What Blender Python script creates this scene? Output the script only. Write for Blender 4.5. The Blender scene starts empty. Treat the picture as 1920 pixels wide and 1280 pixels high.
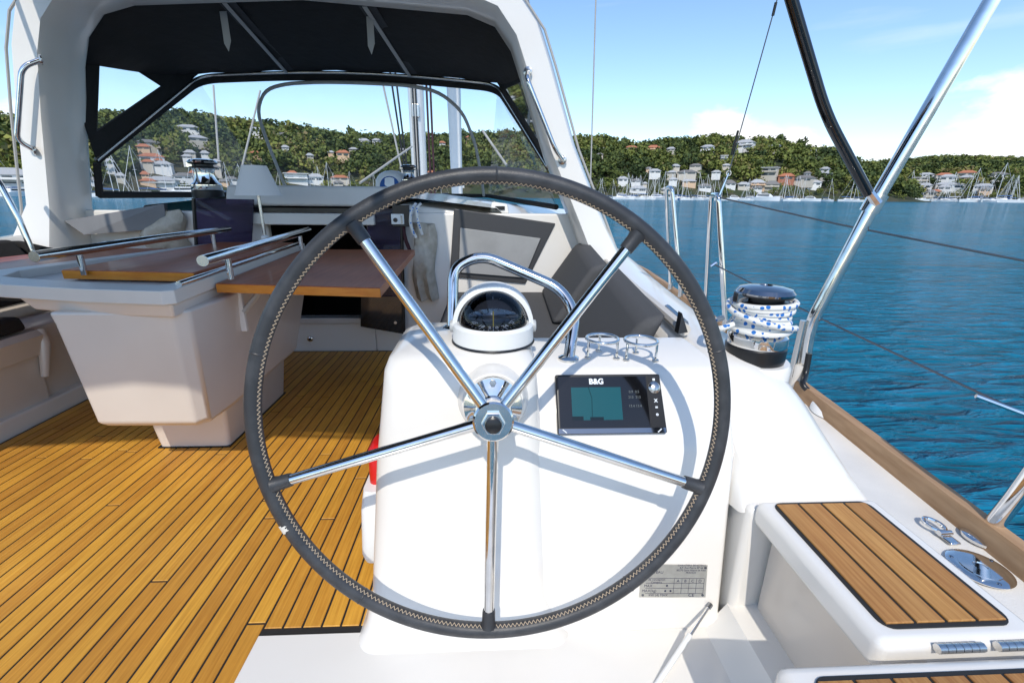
import bpy, bmesh, math, random
import numpy as np
from mathutils import Vector, Matrix
R_=math.radians
random.seed(7); rng=np.random.default_rng(5)
sc=bpy.context.scene
col=sc.collection
# ---------------------------------------------------------------- camera
FPX=853.333; EYE=1.05
yaw,pitch,roll=R_(2.8),R_(17.93),R_(0.6)
fw=np.array([math.sin(yaw)*math.cos(pitch),math.cos(yaw)*math.cos(pitch),-math.sin(pitch)])
r0=np.array([math.cos(yaw),-math.sin(yaw),0.]); u0=np.cross(r0,fw)
RX=r0*math.cos(roll)+u0*math.sin(roll); UP=-r0*math.sin(roll)+u0*math.cos(roll)
EYEP=np.array([0,0,EYE])
cam=bpy.data.cameras.new('camera'); co=bpy.data.objects.new('camera',cam); col.objects.link(co)
cam.lens=16; cam.sensor_width=36; cam.clip_start=.03; cam.clip_end=20000
m=Matrix(((RX[0],UP[0],-fw[0],0),(RX[1],UP[1],-fw[1],0),(RX[2],UP[2],-fw[2],EYE),(0,0,0,1)))
co.matrix_world=m; sc.camera=co
sc.render.resolution_x=1024; sc.render.resolution_y=682
# ---------------------------------------------------------------- world and sun
SUN=Vector((.07,.68,-.73)).normalized()          # direction the light travels
EL=math.asin(-SUN.z)
w=bpy.data.worlds.new('World'); sc.world=w; w.use_nodes=True
N=w.node_tree.nodes; L=w.node_tree.links; N.clear()
out=N.new('ShaderNodeOutputWorld'); bg=N.new('ShaderNodeBackground'); bg.inputs[1].default_value=.15
sky=N.new('ShaderNodeTexSky'); sky.sky_type='NISHITA'; sky.sun_disc=False
sky.sun_elevation=EL; sky.sun_rotation=math.atan2(-SUN.x,-SUN.y)
sky.air_density=1.0; sky.dust_density=.3; sky.ozone_density=2.5
tc=N.new('ShaderNodeTexCoord'); sep=N.new('ShaderNodeSeparateXYZ'); L.new(tc.outputs['Generated'],sep.inputs[0])
# cumulus low over the horizon, all the way round, plus thin wisps
mp=N.new('ShaderNodeMapping'); mp.inputs['Scale'].default_value=(1,1,2.1); mp.inputs['Location'].default_value=(.35,.1,0); L.new(tc.outputs['Generated'],mp.inputs[0])
nz=N.new('ShaderNodeTexNoise'); nz.inputs['Scale'].default_value=3.1; nz.inputs['Detail'].default_value=9; nz.inputs['Roughness'].default_value=.55; L.new(mp.outputs[0],nz.inputs['Vector'])
def math_(op,a,b=None,clamp=False):
    n=N.new('ShaderNodeMath'); n.operation=op; n.use_clamp=clamp
    for i,v in enumerate((a,b)):
        if v is None: continue
        if isinstance(v,(int,float)): n.inputs[i].default_value=v
        else: L.new(v,n.inputs[i])
    return n.outputs[0]
def mrange(v,a,b,c=0,d=1):
    n=N.new('ShaderNodeMapRange'); n.clamp=True
    L.new(v,n.inputs[0])
    for i,x in zip((1,2,3,4),(a,b,c,d)): n.inputs[i].default_value=x
    return n.outputs[0]
low=mrange(sep.outputs[2],.03,.20,.10,-.21)
vd=N.new('ShaderNodeVectorMath'); vd.operation='DOT_PRODUCT'; vd.inputs[1].default_value=(math.sin(R_(41)),math.cos(R_(41)),.05); L.new(tc.outputs['Generated'],vd.inputs[0])
low=math_('ADD',low,mrange(vd.outputs['Value'],math.cos(R_(27)),math.cos(R_(7)),0,.19))
cl=mrange(math_('ADD',nz.outputs[0],low),.60,.67)
nz2=N.new('ShaderNodeTexNoise'); nz2.inputs['Scale'].default_value=2.2; nz2.inputs['Detail'].default_value=6
mp2=N.new('ShaderNodeMapping'); mp2.inputs['Scale'].default_value=(.6,1.5,7); mp2.inputs['Rotation'].default_value=(.25,.1,.4); L.new(tc.outputs['Generated'],mp2.inputs[0]); L.new(mp2.outputs[0],nz2.inputs['Vector'])
wi=mrange(nz2.outputs[0],.56,.82,0,.35)
cov=math_('MAXIMUM',cl,wi)
nz3=N.new('ShaderNodeTexNoise'); nz3.inputs['Scale'].default_value=9; nz3.inputs['Detail'].default_value=6; L.new(mp.outputs[0],nz3.inputs['Vector'])
cb=N.new('ShaderNodeMix'); cb.data_type='RGBA'
cb.inputs['A'].default_value=(3.9,4.2,4.7,1); cb.inputs['B'].default_value=(5.6,5.6,5.6,1); L.new(mrange(nz3.outputs[0],.35,.6),cb.inputs['Factor'])
hsv=N.new('ShaderNodeHueSaturation'); hsv.inputs['Saturation'].default_value=1.06; hsv.inputs['Value'].default_value=.92; L.new(sky.outputs[0],hsv.inputs['Color'])
mx=N.new('ShaderNodeMix'); mx.data_type='RGBA'; L.new(cov,mx.inputs['Factor']); L.new(hsv.outputs[0],mx.inputs['A']); L.new(cb.outputs['Result'],mx.inputs['B'])
L.new(mx.outputs['Result'],bg.inputs[0]); L.new(bg.outputs[0],out.inputs[0])
sl=bpy.data.lights.new('sun','SUN'); sl.energy=2.0; sl.angle=R_(.55); sl.color=(1,.94,.84)
so=bpy.data.objects.new('sun',sl); col.objects.link(so); so.location=(0,-5,12)
so.rotation_euler=SUN.to_track_quat('-Z','Y').to_euler()
sc.view_settings.view_transform='Standard'; sc.view_settings.look='None'; sc.view_settings.exposure=0.66; sc.view_settings.gamma=1
sc.cycles.max_bounces=8; sc.cycles.transparent_max_bounces=16
# ---------------------------------------------------------------- helpers
def ray(px,py): return fw+RX*(px-960)/FPX-UP*(py-640)/FPX
def at(px,py,x=None,y=None,z=None):
    """world point seen at a photo pixel, at a known real x, y or z (metres)"""
    d=ray(px,py)
    t=(x/d[0] if x is not None else y/d[1] if y is not None else (z-EYE)/d[2])
    return Vector(EYEP+d*t)
class MB:
    def __init__(s): s.v=[]; s.f=[]
    def add(s,vs,fs):
        o=len(s.v); s.v+= [tuple(p) for p in vs]; s.f+=[tuple(i+o for i in f) for f in fs]; return s
    def box(s,a,b):
        x0,y0,z0=a; x1,y1,z1=b
        return s.add([(x0,y0,z0),(x1,y0,z0),(x1,y1,z0),(x0,y1,z0),(x0,y0,z1),(x1,y0,z1),(x1,y1,z1),(x0,y1,z1)],
            [(0,3,2,1),(4,5,6,7),(0,1,5,4),(1,2,6,5),(2,3,7,6),(3,0,4,7)])
    def hexa(s,b4,t4):
        return s.add(list(b4)+list(t4),[(0,3,2,1),(4,5,6,7),(0,1,5,4),(1,2,6,5),(2,3,7,6),(3,0,4,7)])
    def tube(s,pts,r,seg=10,closed=False,cap=True):
        pts=[Vector(p) for p in pts]; n=len(pts)
        rs=r if isinstance(r,(list,tuple)) else [r]*n
        t0=(pts[1]-pts[0]).normalized(); up=Vector((0,0,1)) if abs(t0.z)<.9 else Vector((1,0,0))
        nrm=(up-t0*up.dot(t0)).normalized(); o=len(s.v)
        for i,p in enumerate(pts):
            if closed: t=(pts[(i+1)%n]-pts[i-1])
            else: t=pts[min(i+1,n-1)]-pts[max(i-1,0)]
            t.normalize(); nrm=(nrm-t*nrm.dot(t)).normalized(); b=t.cross(nrm)
            for k in range(seg):
                a=2*math.pi*k/seg; s.v.append(tuple(p+(nrm*math.cos(a)+b*math.sin(a))*rs[i]))
        for i in range(n if closed else n-1):
            j=(i+1)%n
            for k in range(seg):
                k2=(k+1)%seg; s.f.append((o+i*seg+k,o+i*seg+k2,o+j*seg+k2,o+j*seg+k))
        if cap and not closed:
            s.f.append(tuple(o+k for k in reversed(range(seg)))); s.f.append(tuple(o+(n-1)*seg+k for k in range(seg)))
        return s
    def lathe(s,prof,base=(0,0,0),axis=(0,0,1),seg=32,xdir=None):
        ax=Vector(axis).normalized(); u=Vector((1,0,0)) if abs(ax.x)<.9 else Vector((0,1,0))
        if xdir is not None: u=Vector(xdir)
        u=(u-ax*u.dot(ax)).normalized(); v=ax.cross(u); o=len(s.v); base=Vector(base)
        for r,h in prof:
            for k in range(seg):
                a=2*math.pi*k/seg; s.v.append(tuple(base+ax*h+(u*math.cos(a)+v*math.sin(a))*max(r,1e-5)))
        for i in range(len(prof)-1):
            for k in range(seg):
                k2=(k+1)%seg; s.f.append((o+i*seg+k,o+i*seg+k2,o+(i+1)*seg+k2,o+(i+1)*seg+k))
        s.f.append(tuple(o+k for k in reversed(range(seg)))); s.f.append(tuple(o+(len(prof)-1)*seg+k for k in range(seg)))
        return s
    def prism(s,poly,ext):
        n=len(poly); e=Vector(ext); p=[Vector(q) for q in poly]
        return s.add(p+[q+e for q in p],[tuple(reversed(range(n))),tuple(range(n,2*n))]+[(i,(i+1)%n,(i+1)%n+n,i+n) for i in range(n)])
    def loft(s,secs,close=False,cap=True):
        n=len(secs[0]); o=len(s.v)
        for q in secs: s.v+=[tuple(p) for p in q]
        for i in range(len(secs)-1):
            for k in range(n if close else n-1):
                k2=(k+1)%n; s.f.append((o+i*n+k,o+i*n+k2,o+(i+1)*n+k2,o+(i+1)*n+k))
        if cap and close:
            s.f.append(tuple(o+k for k in reversed(range(n)))); s.f.append(tuple(o+(len(secs)-1)*n+k for k in range(n)))
        return s
    def build(s,name,mat,parent=None,smooth=40,bevel=0,seg=2,solid=0):
        me=bpy.data.meshes.new(name); me.from_pydata(s.v,[],s.f); me.update()
        bm=bmesh.new(); bm.from_mesh(me); bmesh.ops.recalc_face_normals(bm,faces=bm.faces); bm.to_mesh(me); bm.free()
        if smooth:
            me.polygons.foreach_set('use_smooth',[True]*len(me.polygons)); me.set_sharp_from_angle(angle=R_(smooth))
        me.materials.append(M[mat] if isinstance(mat,str) else mat)
        o=bpy.data.objects.new(name,me); col.objects.link(o)
        if parent is not None: o.parent=parent
        if solid:
            k=o.modifiers.new('s','SOLIDIFY'); k.thickness=solid; k.offset=0
        if bevel:
            k=o.modifiers.new('b','BEVEL'); k.width=bevel; k.segments=seg; k.limit_method='ANGLE'; k.angle_limit=R_(35); k.harden_normals=True
            if not smooth: me.polygons.foreach_set('use_smooth',[True]*len(me.polygons))
        return o
def tag(o,label,cat,group=None,kind=None):
    if label: o['label']=label
    if cat: o['category']=cat
    if group: o['group']=group
    if kind: o['kind']=kind
    return o
def thing(name,label,cat,group=None,loc=(0,0,0)):
    o=bpy.data.objects.new(name,None); o.empty_display_size=.05; o.location=loc; col.objects.link(o); return tag(o,label,cat,group)
def keep(o,p):     # parent without moving (parts are modelled in world space)
    o.parent=p; o.matrix_parent_inverse=Matrix.Translation(-Vector(p.location)); return o
def fillet(pts,r,n=6):
    pts=[Vector(p) for p in pts]; res=[pts[0]]
    for i in range(1,len(pts)-1):
        a,b,c=pts[i-1],pts[i],pts[i+1]; d1=(a-b); d2=(c-b); k=min(r,d1.length*.48,d2.length*.48)
        p,q=b+d1.normalized()*k,b+d2.normalized()*k
        for j in range(n+1):
            t=j/n; res.append(p*(1-t)**2+b*2*t*(1-t)+q*t*t)
    return res+[pts[-1]]
def text(s,size,name,mat,mtx,parent,ext=.0004,bold=0):
    c=bpy.data.curves.new(name,'FONT'); c.body=s; c.size=size; c.extrude=ext; c.align_x='CENTER'; c.align_y='CENTER'; c.offset=bold
    t=bpy.data.objects.new(name,c); col.objects.link(t); bpy.context.view_layer.update()
    me=bpy.data.meshes.new_from_object(t); bpy.data.objects.remove(t)
    me.materials.clear(); me.materials.append(M[mat]); o=bpy.data.objects.new(name,me); col.objects.link(o); o.matrix_world=mtx
    if parent is not None: keep(o,parent)
    return o
def frame(o,x,y):   # matrix from origin and two axes
    x=Vector(x).normalized(); y=Vector(y); y=(y-x*y.dot(x)).normalized(); z=x.cross(y)
    return Matrix(((x.x,y.x,z.x,o[0]),(x.y,y.y,z.y,o[1]),(x.z,y.z,z.z,o[2]),(0,0,0,1)))
# ---------------------------------------------------------------- materials
M={}
def mat(name,colr,rough=.5,metal=0,coat=0,noise=None,bump=None,spec=.5,trans=0,ior=1.45):
    m=bpy.data.materials.new(name); m.use_nodes=True; nt=m.node_tree; b=nt.nodes['Principled BSDF']
    b.inputs['Base Color'].default_value=(*colr,1); b.inputs['Roughness'].default_value=rough; b.inputs['Metallic'].default_value=metal
    b.inputs['Coat Weight'].default_value=coat; b.inputs['Coat Roughness'].default_value=.06; b.inputs['Specular IOR Level'].default_value=spec
    b.inputs['Transmission Weight'].default_value=trans; b.inputs['IOR'].default_value=ior
    g=nt.nodes.new('ShaderNodeNewGeometry')
    if noise:      # (scale vec, colour2, lo, hi, detail)
        mpn=nt.nodes.new('ShaderNodeMapping'); mpn.inputs['Scale'].default_value=noise[0]; nt.links.new(g.outputs['Position'],mpn.inputs[0])
        n=nt.nodes.new('ShaderNodeTexNoise'); n.inputs['Scale'].default_value=1; n.inputs['Detail'].default_value=noise[4] if len(noise)>4 else 5
        nt.links.new(mpn.outputs[0],n.inputs['Vector'])
        r=nt.nodes.new('ShaderNodeMapRange'); r.inputs[1].default_value=noise[2]; r.inputs[2].default_value=noise[3]; nt.links.new(n.outputs[0],r.inputs[0])
        mxx=nt.nodes.new('ShaderNodeMix'); mxx.data_type='RGBA'; mxx.inputs['A'].default_value=(*colr,1); mxx.inputs['B'].default_value=(*noise[1],1)
        nt.links.new(r.outputs[0],mxx.inputs['Factor']); nt.links.new(mxx.outputs['Result'],b.inputs['Base Color'])
        m['mix']=mxx.name
    if bump:       # (scale vec, strength, distance)
        mpn=nt.nodes.new('ShaderNodeMapping'); mpn.inputs['Scale'].default_value=bump[0]; nt.links.new(g.outputs['Position'],mpn.inputs[0])
        n=nt.nodes.new('ShaderNodeTexNoise'); n.inputs['Scale'].default_value=1; n.inputs['Detail'].default_value=4
        nt.links.new(mpn.outputs[0],n.inputs['Vector']); bp=nt.nodes.new('ShaderNodeBump'); bp.inputs['Strength'].default_value=bump[1]; bp.inputs['Distance'].default_value=bump[2]
        nt.links.new(n.outputs[0],bp.inputs['Height']); nt.links.new(bp.outputs[0],b.inputs['Normal'])
    M[name]=m; return m
mat('gelcoat',(.80,.77,.72),.22,coat=.25,noise=((2.2,2.2,2.2),(.78,.735,.67),.45,.75),bump=((9,9,9),.03,.01))
mat('gelcoat_beige',(.70,.635,.565),.28,coat=.3,noise=((3,3,3),(.66,.59,.52),.4,.7))
mat('gelcoat_grey',(.68,.64,.585),.42,noise=((3,3,3),(.62,.58,.525),.4,.7))
mat('nonskid',(.80,.77,.715),.55,noise=((5,5,5),(.68,.66,.62),.4,.7),bump=((420,420,420),.5,.002))
mat('panel_grey',(.20,.20,.205),.45,noise=((6,6,6),(.17,.17,.175),.4,.7))
def wood(name,c1,c2,rough,coat,stretch,rnd=.25,bumps=.25):
    m=mat(name,c1,rough,coat=coat,noise=(stretch,c2,.32,.68,8),bump=(tuple(s*2.5 for s in stretch),bumps,.0015))
    nt=m.node_tree; b=nt.nodes['Principled BSDF']; mixn=nt.nodes[m['mix']]
    oi=nt.nodes.new('ShaderNodeObjectInfo'); hs=nt.nodes.new('ShaderNodeHueSaturation')
    r=nt.nodes.new('ShaderNodeMapRange'); r.inputs[3].default_value=1-rnd; r.inputs[4].default_value=1+rnd; nt.links.new(oi.outputs['Random'],r.inputs[0])
    nt.links.new(r.outputs[0],hs.inputs['Value']); 
    r2=nt.nodes.new('ShaderNodeMapRange'); r2.inputs[3].default_value=.495; r2.inputs[4].default_value=.504; nt.links.new(oi.outputs['Random'],r2.inputs[0]); nt.links.new(r2.outputs[0],hs.inputs['Hue'])
    ln=nt.nodes.new('ShaderNodeTexNoise'); ln.inputs['Scale'].default_value=3.2; ln.inputs['Detail'].default_value=6; ln.inputs['Roughness'].default_value=.65
    gg=nt.nodes.new('ShaderNodeNewGeometry'); nt.links.new(gg.outputs['Position'],ln.inputs['Vector'])
    lr=nt.nodes.new('ShaderNodeMapRange'); lr.inputs[1].default_value=.3; lr.inputs[2].default_value=.7; lr.inputs[3].default_value=.80; lr.inputs[4].default_value=1.08; nt.links.new(ln.outputs[0],lr.inputs[0])
    ml=nt.nodes.new('ShaderNodeMix'); ml.data_type='RGBA'; ml.blend_type='MULTIPLY'; ml.inputs['Factor'].default_value=1; nt.links.new(mixn.outputs['Result'],ml.inputs['A']); nt.links.new(lr.outputs[0],ml.inputs['B'])
    nt.links.new(ml.outputs['Result'],hs.inputs['Color']); nt.links.new(hs.outputs[0],b.inputs['Base Color'])
    return m
wood('teak',(.73,.365,.05),(.56,.245,.028),.5,.05,(160,5,160),.13)
wood('teak_seat',(.52,.265,.08),(.38,.165,.042),.55,0,(190,6,190),.2)
wood('mahogany',(.44,.115,.042),(.34,.075,.025),.42,.08,(60,4,60),.08,.05)
wood('mahogany_sunlit_edge',(.74,.29,.03),(.62,.20,.016),.25,.6,(6,60,60),.1,.05)  # bright orange puts sunlight into the colour of leaf edges lying in shade
wood('toe_wood',(.56,.36,.19),(.40,.235,.11),.6,0,(50,3,50),.15)
mat('frame_dark',(.055,.055,.058),.4)
mat('pane_grey',(.34,.34,.335),.25,noise=((5,5,5),(.28,.28,.275),.4,.7))
mat('caulk',(.022,.021,.02),.6)
mat('steel',(.80,.79,.77),.07,1,noise=((30,30,30),(.70,.69,.67),.4,.7))
mat('steel_dull',(.62,.61,.59),.25,1)
mat('chrome_dark',(.30,.31,.33),.08,1)
mat('black_plastic',(.012,.012,.013),.3)
mat('black_gloss',(.006,.006,.007),.07,coat=.5)
mat('white_plastic',(.80,.80,.78),.35)
mat('grey_plastic',(.42,.43,.43),.4)
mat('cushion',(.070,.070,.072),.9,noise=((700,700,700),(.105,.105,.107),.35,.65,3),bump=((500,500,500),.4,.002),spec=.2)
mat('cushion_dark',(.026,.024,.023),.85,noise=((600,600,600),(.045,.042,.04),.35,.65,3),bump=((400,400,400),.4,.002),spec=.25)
mat('canvas',(.030,.029,.029),.85,noise=((9,9,9),(.028,.027,.026),.35,.7),bump=((14,14,14),.35,.02),spec=.2)
mat('canvas_band',(.06,.06,.062),.8,bump=((30,30,30),.4,.01),spec=.2)
mat('webbing',(.42,.41,.385),.8,bump=((300,300,300),.3,.001))
mat('bag_cloth',(.56,.50,.41),.9,noise=((18,18,18),(.44,.385,.30),.4,.65),bump=((25,25,25),.6,.02))
mat('leather',(.034,.035,.038),.42,noise=((25,25,25),(.055,.056,.06),.45,.7),bump=((420,420,420),.35,.0012),spec=.5)
mat('thread',(.55,.43,.30),.8)
mat('wear',(.66,.63,.57),.8)
mat('red',(.62,.012,.01),.35,coat=.3)
mat('shade_cloth',(.82,.76,.70),.7)
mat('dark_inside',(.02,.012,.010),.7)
mat('rope_dark',(.05,.015,.02),.8)
mat('wire',(.20,.20,.21),.35,1)
mat('ink',(.03,.035,.08),.6)
mat('plate',(.60,.585,.53),.38,.65,noise=((60,60,60),(.52,.50,.45),.35,.7))
mat('logo',(.80,.84,.86),.4)
mat('screen',(.004,.075,.085),.12,coat=.3)
mat('screen_dark',(.003,.012,.016),.12)
mat('digits',(.10,.12,.12),.4)
mat('yellow',(.75,.55,.02),.5)
mat('mast_paint',(.74,.75,.76),.3,.2)
mat('sailcloth',(.80,.79,.76),.8,bump=((40,40,40),.4,.01))
mat('blue_line',(.03,.10,.30),.8)
def seethrough(name,tint,gloss,haze,hazecol=(.7,.72,.74),rough=.03):
    m=bpy.data.materials.new(name); m.use_nodes=True; nt=m.node_tree; nt.nodes.clear(); o=nt.nodes.new('ShaderNodeOutputMaterial')
    t=nt.nodes.new('ShaderNodeBsdfTransparent'); t.inputs[0].default_value=(*tint,1)
    g=nt.nodes.new('ShaderNodeBsdfGlossy'); g.inputs['Roughness'].default_value=rough
    d=nt.nodes.new('ShaderNodeBsdfDiffuse'); d.inputs[0].default_value=(*hazecol,1)
    fr=nt.nodes.new('ShaderNodeFresnel'); fr.inputs[0].default_value=gloss
    nn=nt.nodes.new('ShaderNodeTexNoise'); nn.inputs['Scale'].default_value=3.5; nn.inputs['Detail'].default_value=5
    gg=nt.nodes.new('ShaderNodeNewGeometry'); nt.links.new(gg.outputs['Position'],nn.inputs['Vector'])
    mr=nt.nodes.new('ShaderNodeMapRange'); mr.inputs[1].default_value=.35; mr.inputs[2].default_value=.75; mr.inputs[3].default_value=haze*.35; mr.inputs[4].default_value=haze*1.6; nt.links.new(nn.outputs[0],mr.inputs[0])
    m1=nt.nodes.new('ShaderNodeMixShader'); nt.links.new(mr.outputs[0],m1.inputs[0]); nt.links.new(t.outputs[0],m1.inputs[1]); nt.links.new(d.outputs[0],m1.inputs[2])
    m2=nt.nodes.new('ShaderNodeMixShader'); nt.links.new(fr.outputs[0],m2.inputs[0]); nt.links.new(m1.outputs[0],m2.inputs[1]); nt.links.new(g.outputs[0],m2.inputs[2])
    nt.links.new(m2.outputs[0],o.inputs[0]); M[name]=m
seethrough('vinyl',(.93,.94,.95),1.25,.12)
seethrough('vinyl_clear',(.96,.97,.97),1.18,.035)
seethrough('acrylic',(.22,.19,.32),1.4,.10,(.30,.25,.38))
seethrough('dome_glass',(.45,.48,.55),1.45,.0,rough=.01)
# rope with blue flecks
def ropemat():
    m=mat('rope',(.76,.75,.71),.85,bump=((330,330,330),.7,.002)); nt=m.node_tree; b=nt.nodes['Principled BSDF']
    g=nt.nodes.new('ShaderNodeNewGeometry'); v=nt.nodes.new('ShaderNodeTexVoronoi'); v.inputs['Scale'].default_value=70
    nt.links.new(g.outputs['Position'],v.inputs['Vector'])
    c=nt.nodes.new('ShaderNodeMath'); c.operation='LESS_THAN'; c.inputs[1].default_value=.40; nt.links.new(v.outputs['Distance'],c.inputs[0])
    sp=nt.nodes.new('ShaderNodeSeparateColor'); nt.links.new(v.outputs['Color'],sp.inputs[0])
    c2=nt.nodes.new('ShaderNodeMath'); c2.operation='LESS_THAN'; c2.inputs[1].default_value=.5; nt.links.new(sp.outputs[0],c2.inputs[0])
    mu=nt.nodes.new('ShaderNodeMath'); mu.operation='MULTIPLY'; nt.links.new(c.outputs[0],mu.inputs[0]); nt.links.new(c2.outputs[0],mu.inputs[1])
    x=nt.nodes.new('ShaderNodeMix'); x.data_type='RGBA'; x.inputs['A'].default_value=(.76,.75,.71,1); x.inputs['B'].default_value=(.02,.16,.50,1)
    nt.links.new(mu.outputs[0],x.inputs['Factor']); nt.links.new(x.outputs['Result'],b.inputs['Base Color'])
ropemat()
# water
def watermat():
    m=mat('water',(.004,.15,.29),.12,ior=1.11); nt=m.node_tree; b=nt.nodes['Principled BSDF']
    g=nt.nodes.new('ShaderNodeNewGeometry')
    def nse(scale,vec,det):
        mp=nt.nodes.new('ShaderNodeMapping'); mp.inputs['Scale'].default_value=vec; mp.inputs['Rotation'].default_value=(0,0,.25); nt.links.new(g.outputs['Position'],mp.inputs[0])
        n=nt.nodes.new('ShaderNodeTexNoise'); n.inputs['Scale'].default_value=scale; n.inputs['Detail'].default_value=det; n.inputs['Distortion'].default_value=.6; nt.links.new(mp.outputs[0],n.inputs['Vector']); return n.outputs[0]
    a=nse(4.2,(.4,1.5,1),4); c=nse(.16,(.5,1.3,1),4)
    ad=nt.nodes.new('ShaderNodeMath'); ad.operation='MULTIPLY_ADD'; ad.inputs[1].default_value=4.5; nt.links.new(c,ad.inputs[0]); nt.links.new(a,ad.inputs[2])
    bp=nt.nodes.new('ShaderNodeBump'); bp.inputs['Strength'].default_value=1; bp.inputs['Distance'].default_value=.34; nt.links.new(ad.outputs[0],bp.inputs['Height']); nt.links.new(bp.outputs[0],b.inputs['Normal'])
    gst=nse(.05,(.25,1.6,1),5); cx=nt.nodes.new('ShaderNodeMix'); cx.data_type='RGBA'; cx.inputs['A'].default_value=(.002,.075,.115,1); cx.inputs['B'].default_value=(.015,.25,.42,1)
    mrr=nt.nodes.new('ShaderNodeMapRange'); mrr.inputs[1].default_value=.3; mrr.inputs[2].default_value=.7; 
    av=nt.nodes.new('ShaderNodeMath'); av.operation='MULTIPLY_ADD'; av.inputs[1].default_value=.55; nt.links.new(a,av.inputs[0]); hv=nt.nodes.new('ShaderNodeMath'); hv.operation='MULTIPLY'; hv.inputs[1].default_value=.45; nt.links.new(gst,hv.inputs[0]); nt.links.new(hv.outputs[0],av.inputs[2])
    nt.links.new(av.outputs[0],mrr.inputs[0]); nt.links.new(mrr.outputs[0],cx.inputs['Factor']); nt.links.new(cx.outputs['Result'],b.inputs['Base Color'])
watermat()
# ================================================================ SETTING: water
WZ=-.85
mb=MB()
rr=[2,6,15,40,100,250,600,1500,5000]; prev=None
n=48
vs=[(0,0,WZ)]+[(r*math.sin(2*math.pi*k/n),r*math.cos(2*math.pi*k/n),WZ) for r in rr for k in range(n)]
fs=[(0,1+k,1+(k+1)%n) for k in range(n)]+[(1+i*n+k,1+i*n+(k+1)%n,1+(i+1)*n+(k+1)%n,1+(i+1)*n+k) for i in range(len(rr)-1) for k in range(n)]
mb.add(vs,fs); tag(mb.build('water','water'),None,None,kind='structure')
# ================================================================ SETTING: hills across the bay
SKY=[(-500,236),(-200,226),(0,222),(45,234),(120,228),(200,220),(300,217),(400,216),(450,229),(540,238),(640,250),(700,256),(800,255),(900,252),(960,250),(1070,256),(1130,258),(1170,268),(1230,266),(1330,258),(1400,263),(1460,265),(1500,271),(1560,282),(1600,293),(1640,309),(1680,330),(1720,350),(1760,372)]
FAR=[(1450,330),(1540,315),(1600,310),(1660,305),(1720,300),(1790,295),(1850,299),(1920,300),(2200,290),(2800,285)]
def azel(px,py):
    d=ray(px,py); return math.atan2(d[0],d[1]),d[2]/math.hypot(d[0],d[1])
def table(t):
    a=sorted(azel(*p) for p in t); return np.array([p[0] for p in a]),np.array([p[1] for p in a])
MA,ME=table(SKY); FA,FE=table(FAR)
def r0m(a): return np.interp(a,[R_(-70),R_(-48),R_(-30),0,R_(20),R_(33),R_(44)],[190,190,215,250,265,295,330])
def r0f(a): return 455+0*a
TREE=7.5
def hm(a,r):
    t=(r-r0m(a))/115.; top=(r0m(a)+115)*np.interp(a,MA,ME)+EYE-TREE
    s=np.where(t<1,np.sin(np.clip(t,0,1)*math.pi/2)**.9,1-.25*(t-1))
    return np.where(t<0,WZ+t*8,WZ+.6+np.maximum(top-WZ-.6,-2)*s)+(np.sin(a*61+r*.05)+np.sin(a*37-r*.09))*.9*np.clip(t,0,1)
def hf(a,r):
    t=(r-r0f(a))/170.; top=(r0f(a)+170)*np.interp(a,FA,FE)+EYE-TREE
    s=np.where(t<1,np.sin(np.clip(t,0,1)*math.pi/2)**.9,1-.25*(t-1))
    return np.where(t<0,WZ+t*8,WZ+.6+np.maximum(top-WZ-.6,-2)*s)
mat('soil',(.07,.065,.035),.9,noise=((.15,.15,.15),(.035,.05,.02),.4,.6))
def terrain(name,h,r0,a0,a1,na,depth):
    A=np.linspace(a0,a1,na); vs=[];fs=[]; T=[-6,0,8,20,35,55,75,95,115,140,170,210]
    T=[t*depth/170. for t in T]
    for a in A:
        for t in T:
            r=float(r0(a))+t; vs.append((r*math.sin(a),r*math.cos(a),float(h(a,r))))
    k=len(T)
    for i in range(na-1):
        for j in range(k-1): fs.append((i*k+j,(i+1)*k+j,(i+1)*k+j+1,i*k+j+1))
    b=MB(); b.add(vs,fs); return tag(b.build(name,'soil'),None,None,kind='structure')
terrain('hill',hm,r0m,R_(-68),R_(44),150,170)
terrain('far_hill',hf,r0f,R_(20),R_(75),80,240)
# ---- foliage
def foliage(name,attr=True):
    m=bpy.data.materials.new(name); m.use_nodes=True; nt=m.node_tree; b=nt.nodes['Principled BSDF']; b.inputs['Roughness'].default_value=.75; b.inputs['Specular IOR Level'].default_value=.25
    at_=nt.nodes.new('ShaderNodeAttribute'); at_.attribute_name='tint'; cr=nt.nodes.new('ShaderNodeValToRGB'); e=cr.color_ramp.elements
    e[0].position=0; e[0].color=(.035,.055,.02,1); e[1].position=1; e[1].color=(.26,.265,.06,1)
    for p,c in ((.25,(.068,.095,.028,1)),(.5,(.125,.15,.036,1)),(.72,(.18,.20,.042,1)),(.88,(.21,.165,.075,1))):
        q=e.new(p); q.color=c
    nt.links.new(at_.outputs['Fac'],cr.inputs[0]); nt.links.new(cr.outputs[0],b.inputs['Base Color']); M[name]=m
foliage('foliage')
mat('bark',(.20,.165,.125),.9)
phi=(1+5**.5)/2
ICO=np.array([(-1,phi,0),(1,phi,0),(-1,-phi,0),(1,-phi,0),(0,-1,phi),(0,1,phi),(0,-1,-phi),(0,1,-phi),(phi,0,-1),(phi,0,1),(-phi,0,-1),(-phi,0,1)])/math.sqrt(1+phi*phi)
ICF=np.array([(0,11,5),(0,5,1),(0,1,7),(0,7,10),(0,10,11),(1,5,9),(5,11,4),(11,10,2),(10,7,6),(7,1,8),(3,9,4),(3,4,2),(3,2,6),(3,6,8),(3,8,9),(4,9,5),(2,4,11),(6,2,10),(8,6,7),(9,8,1)])
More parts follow.
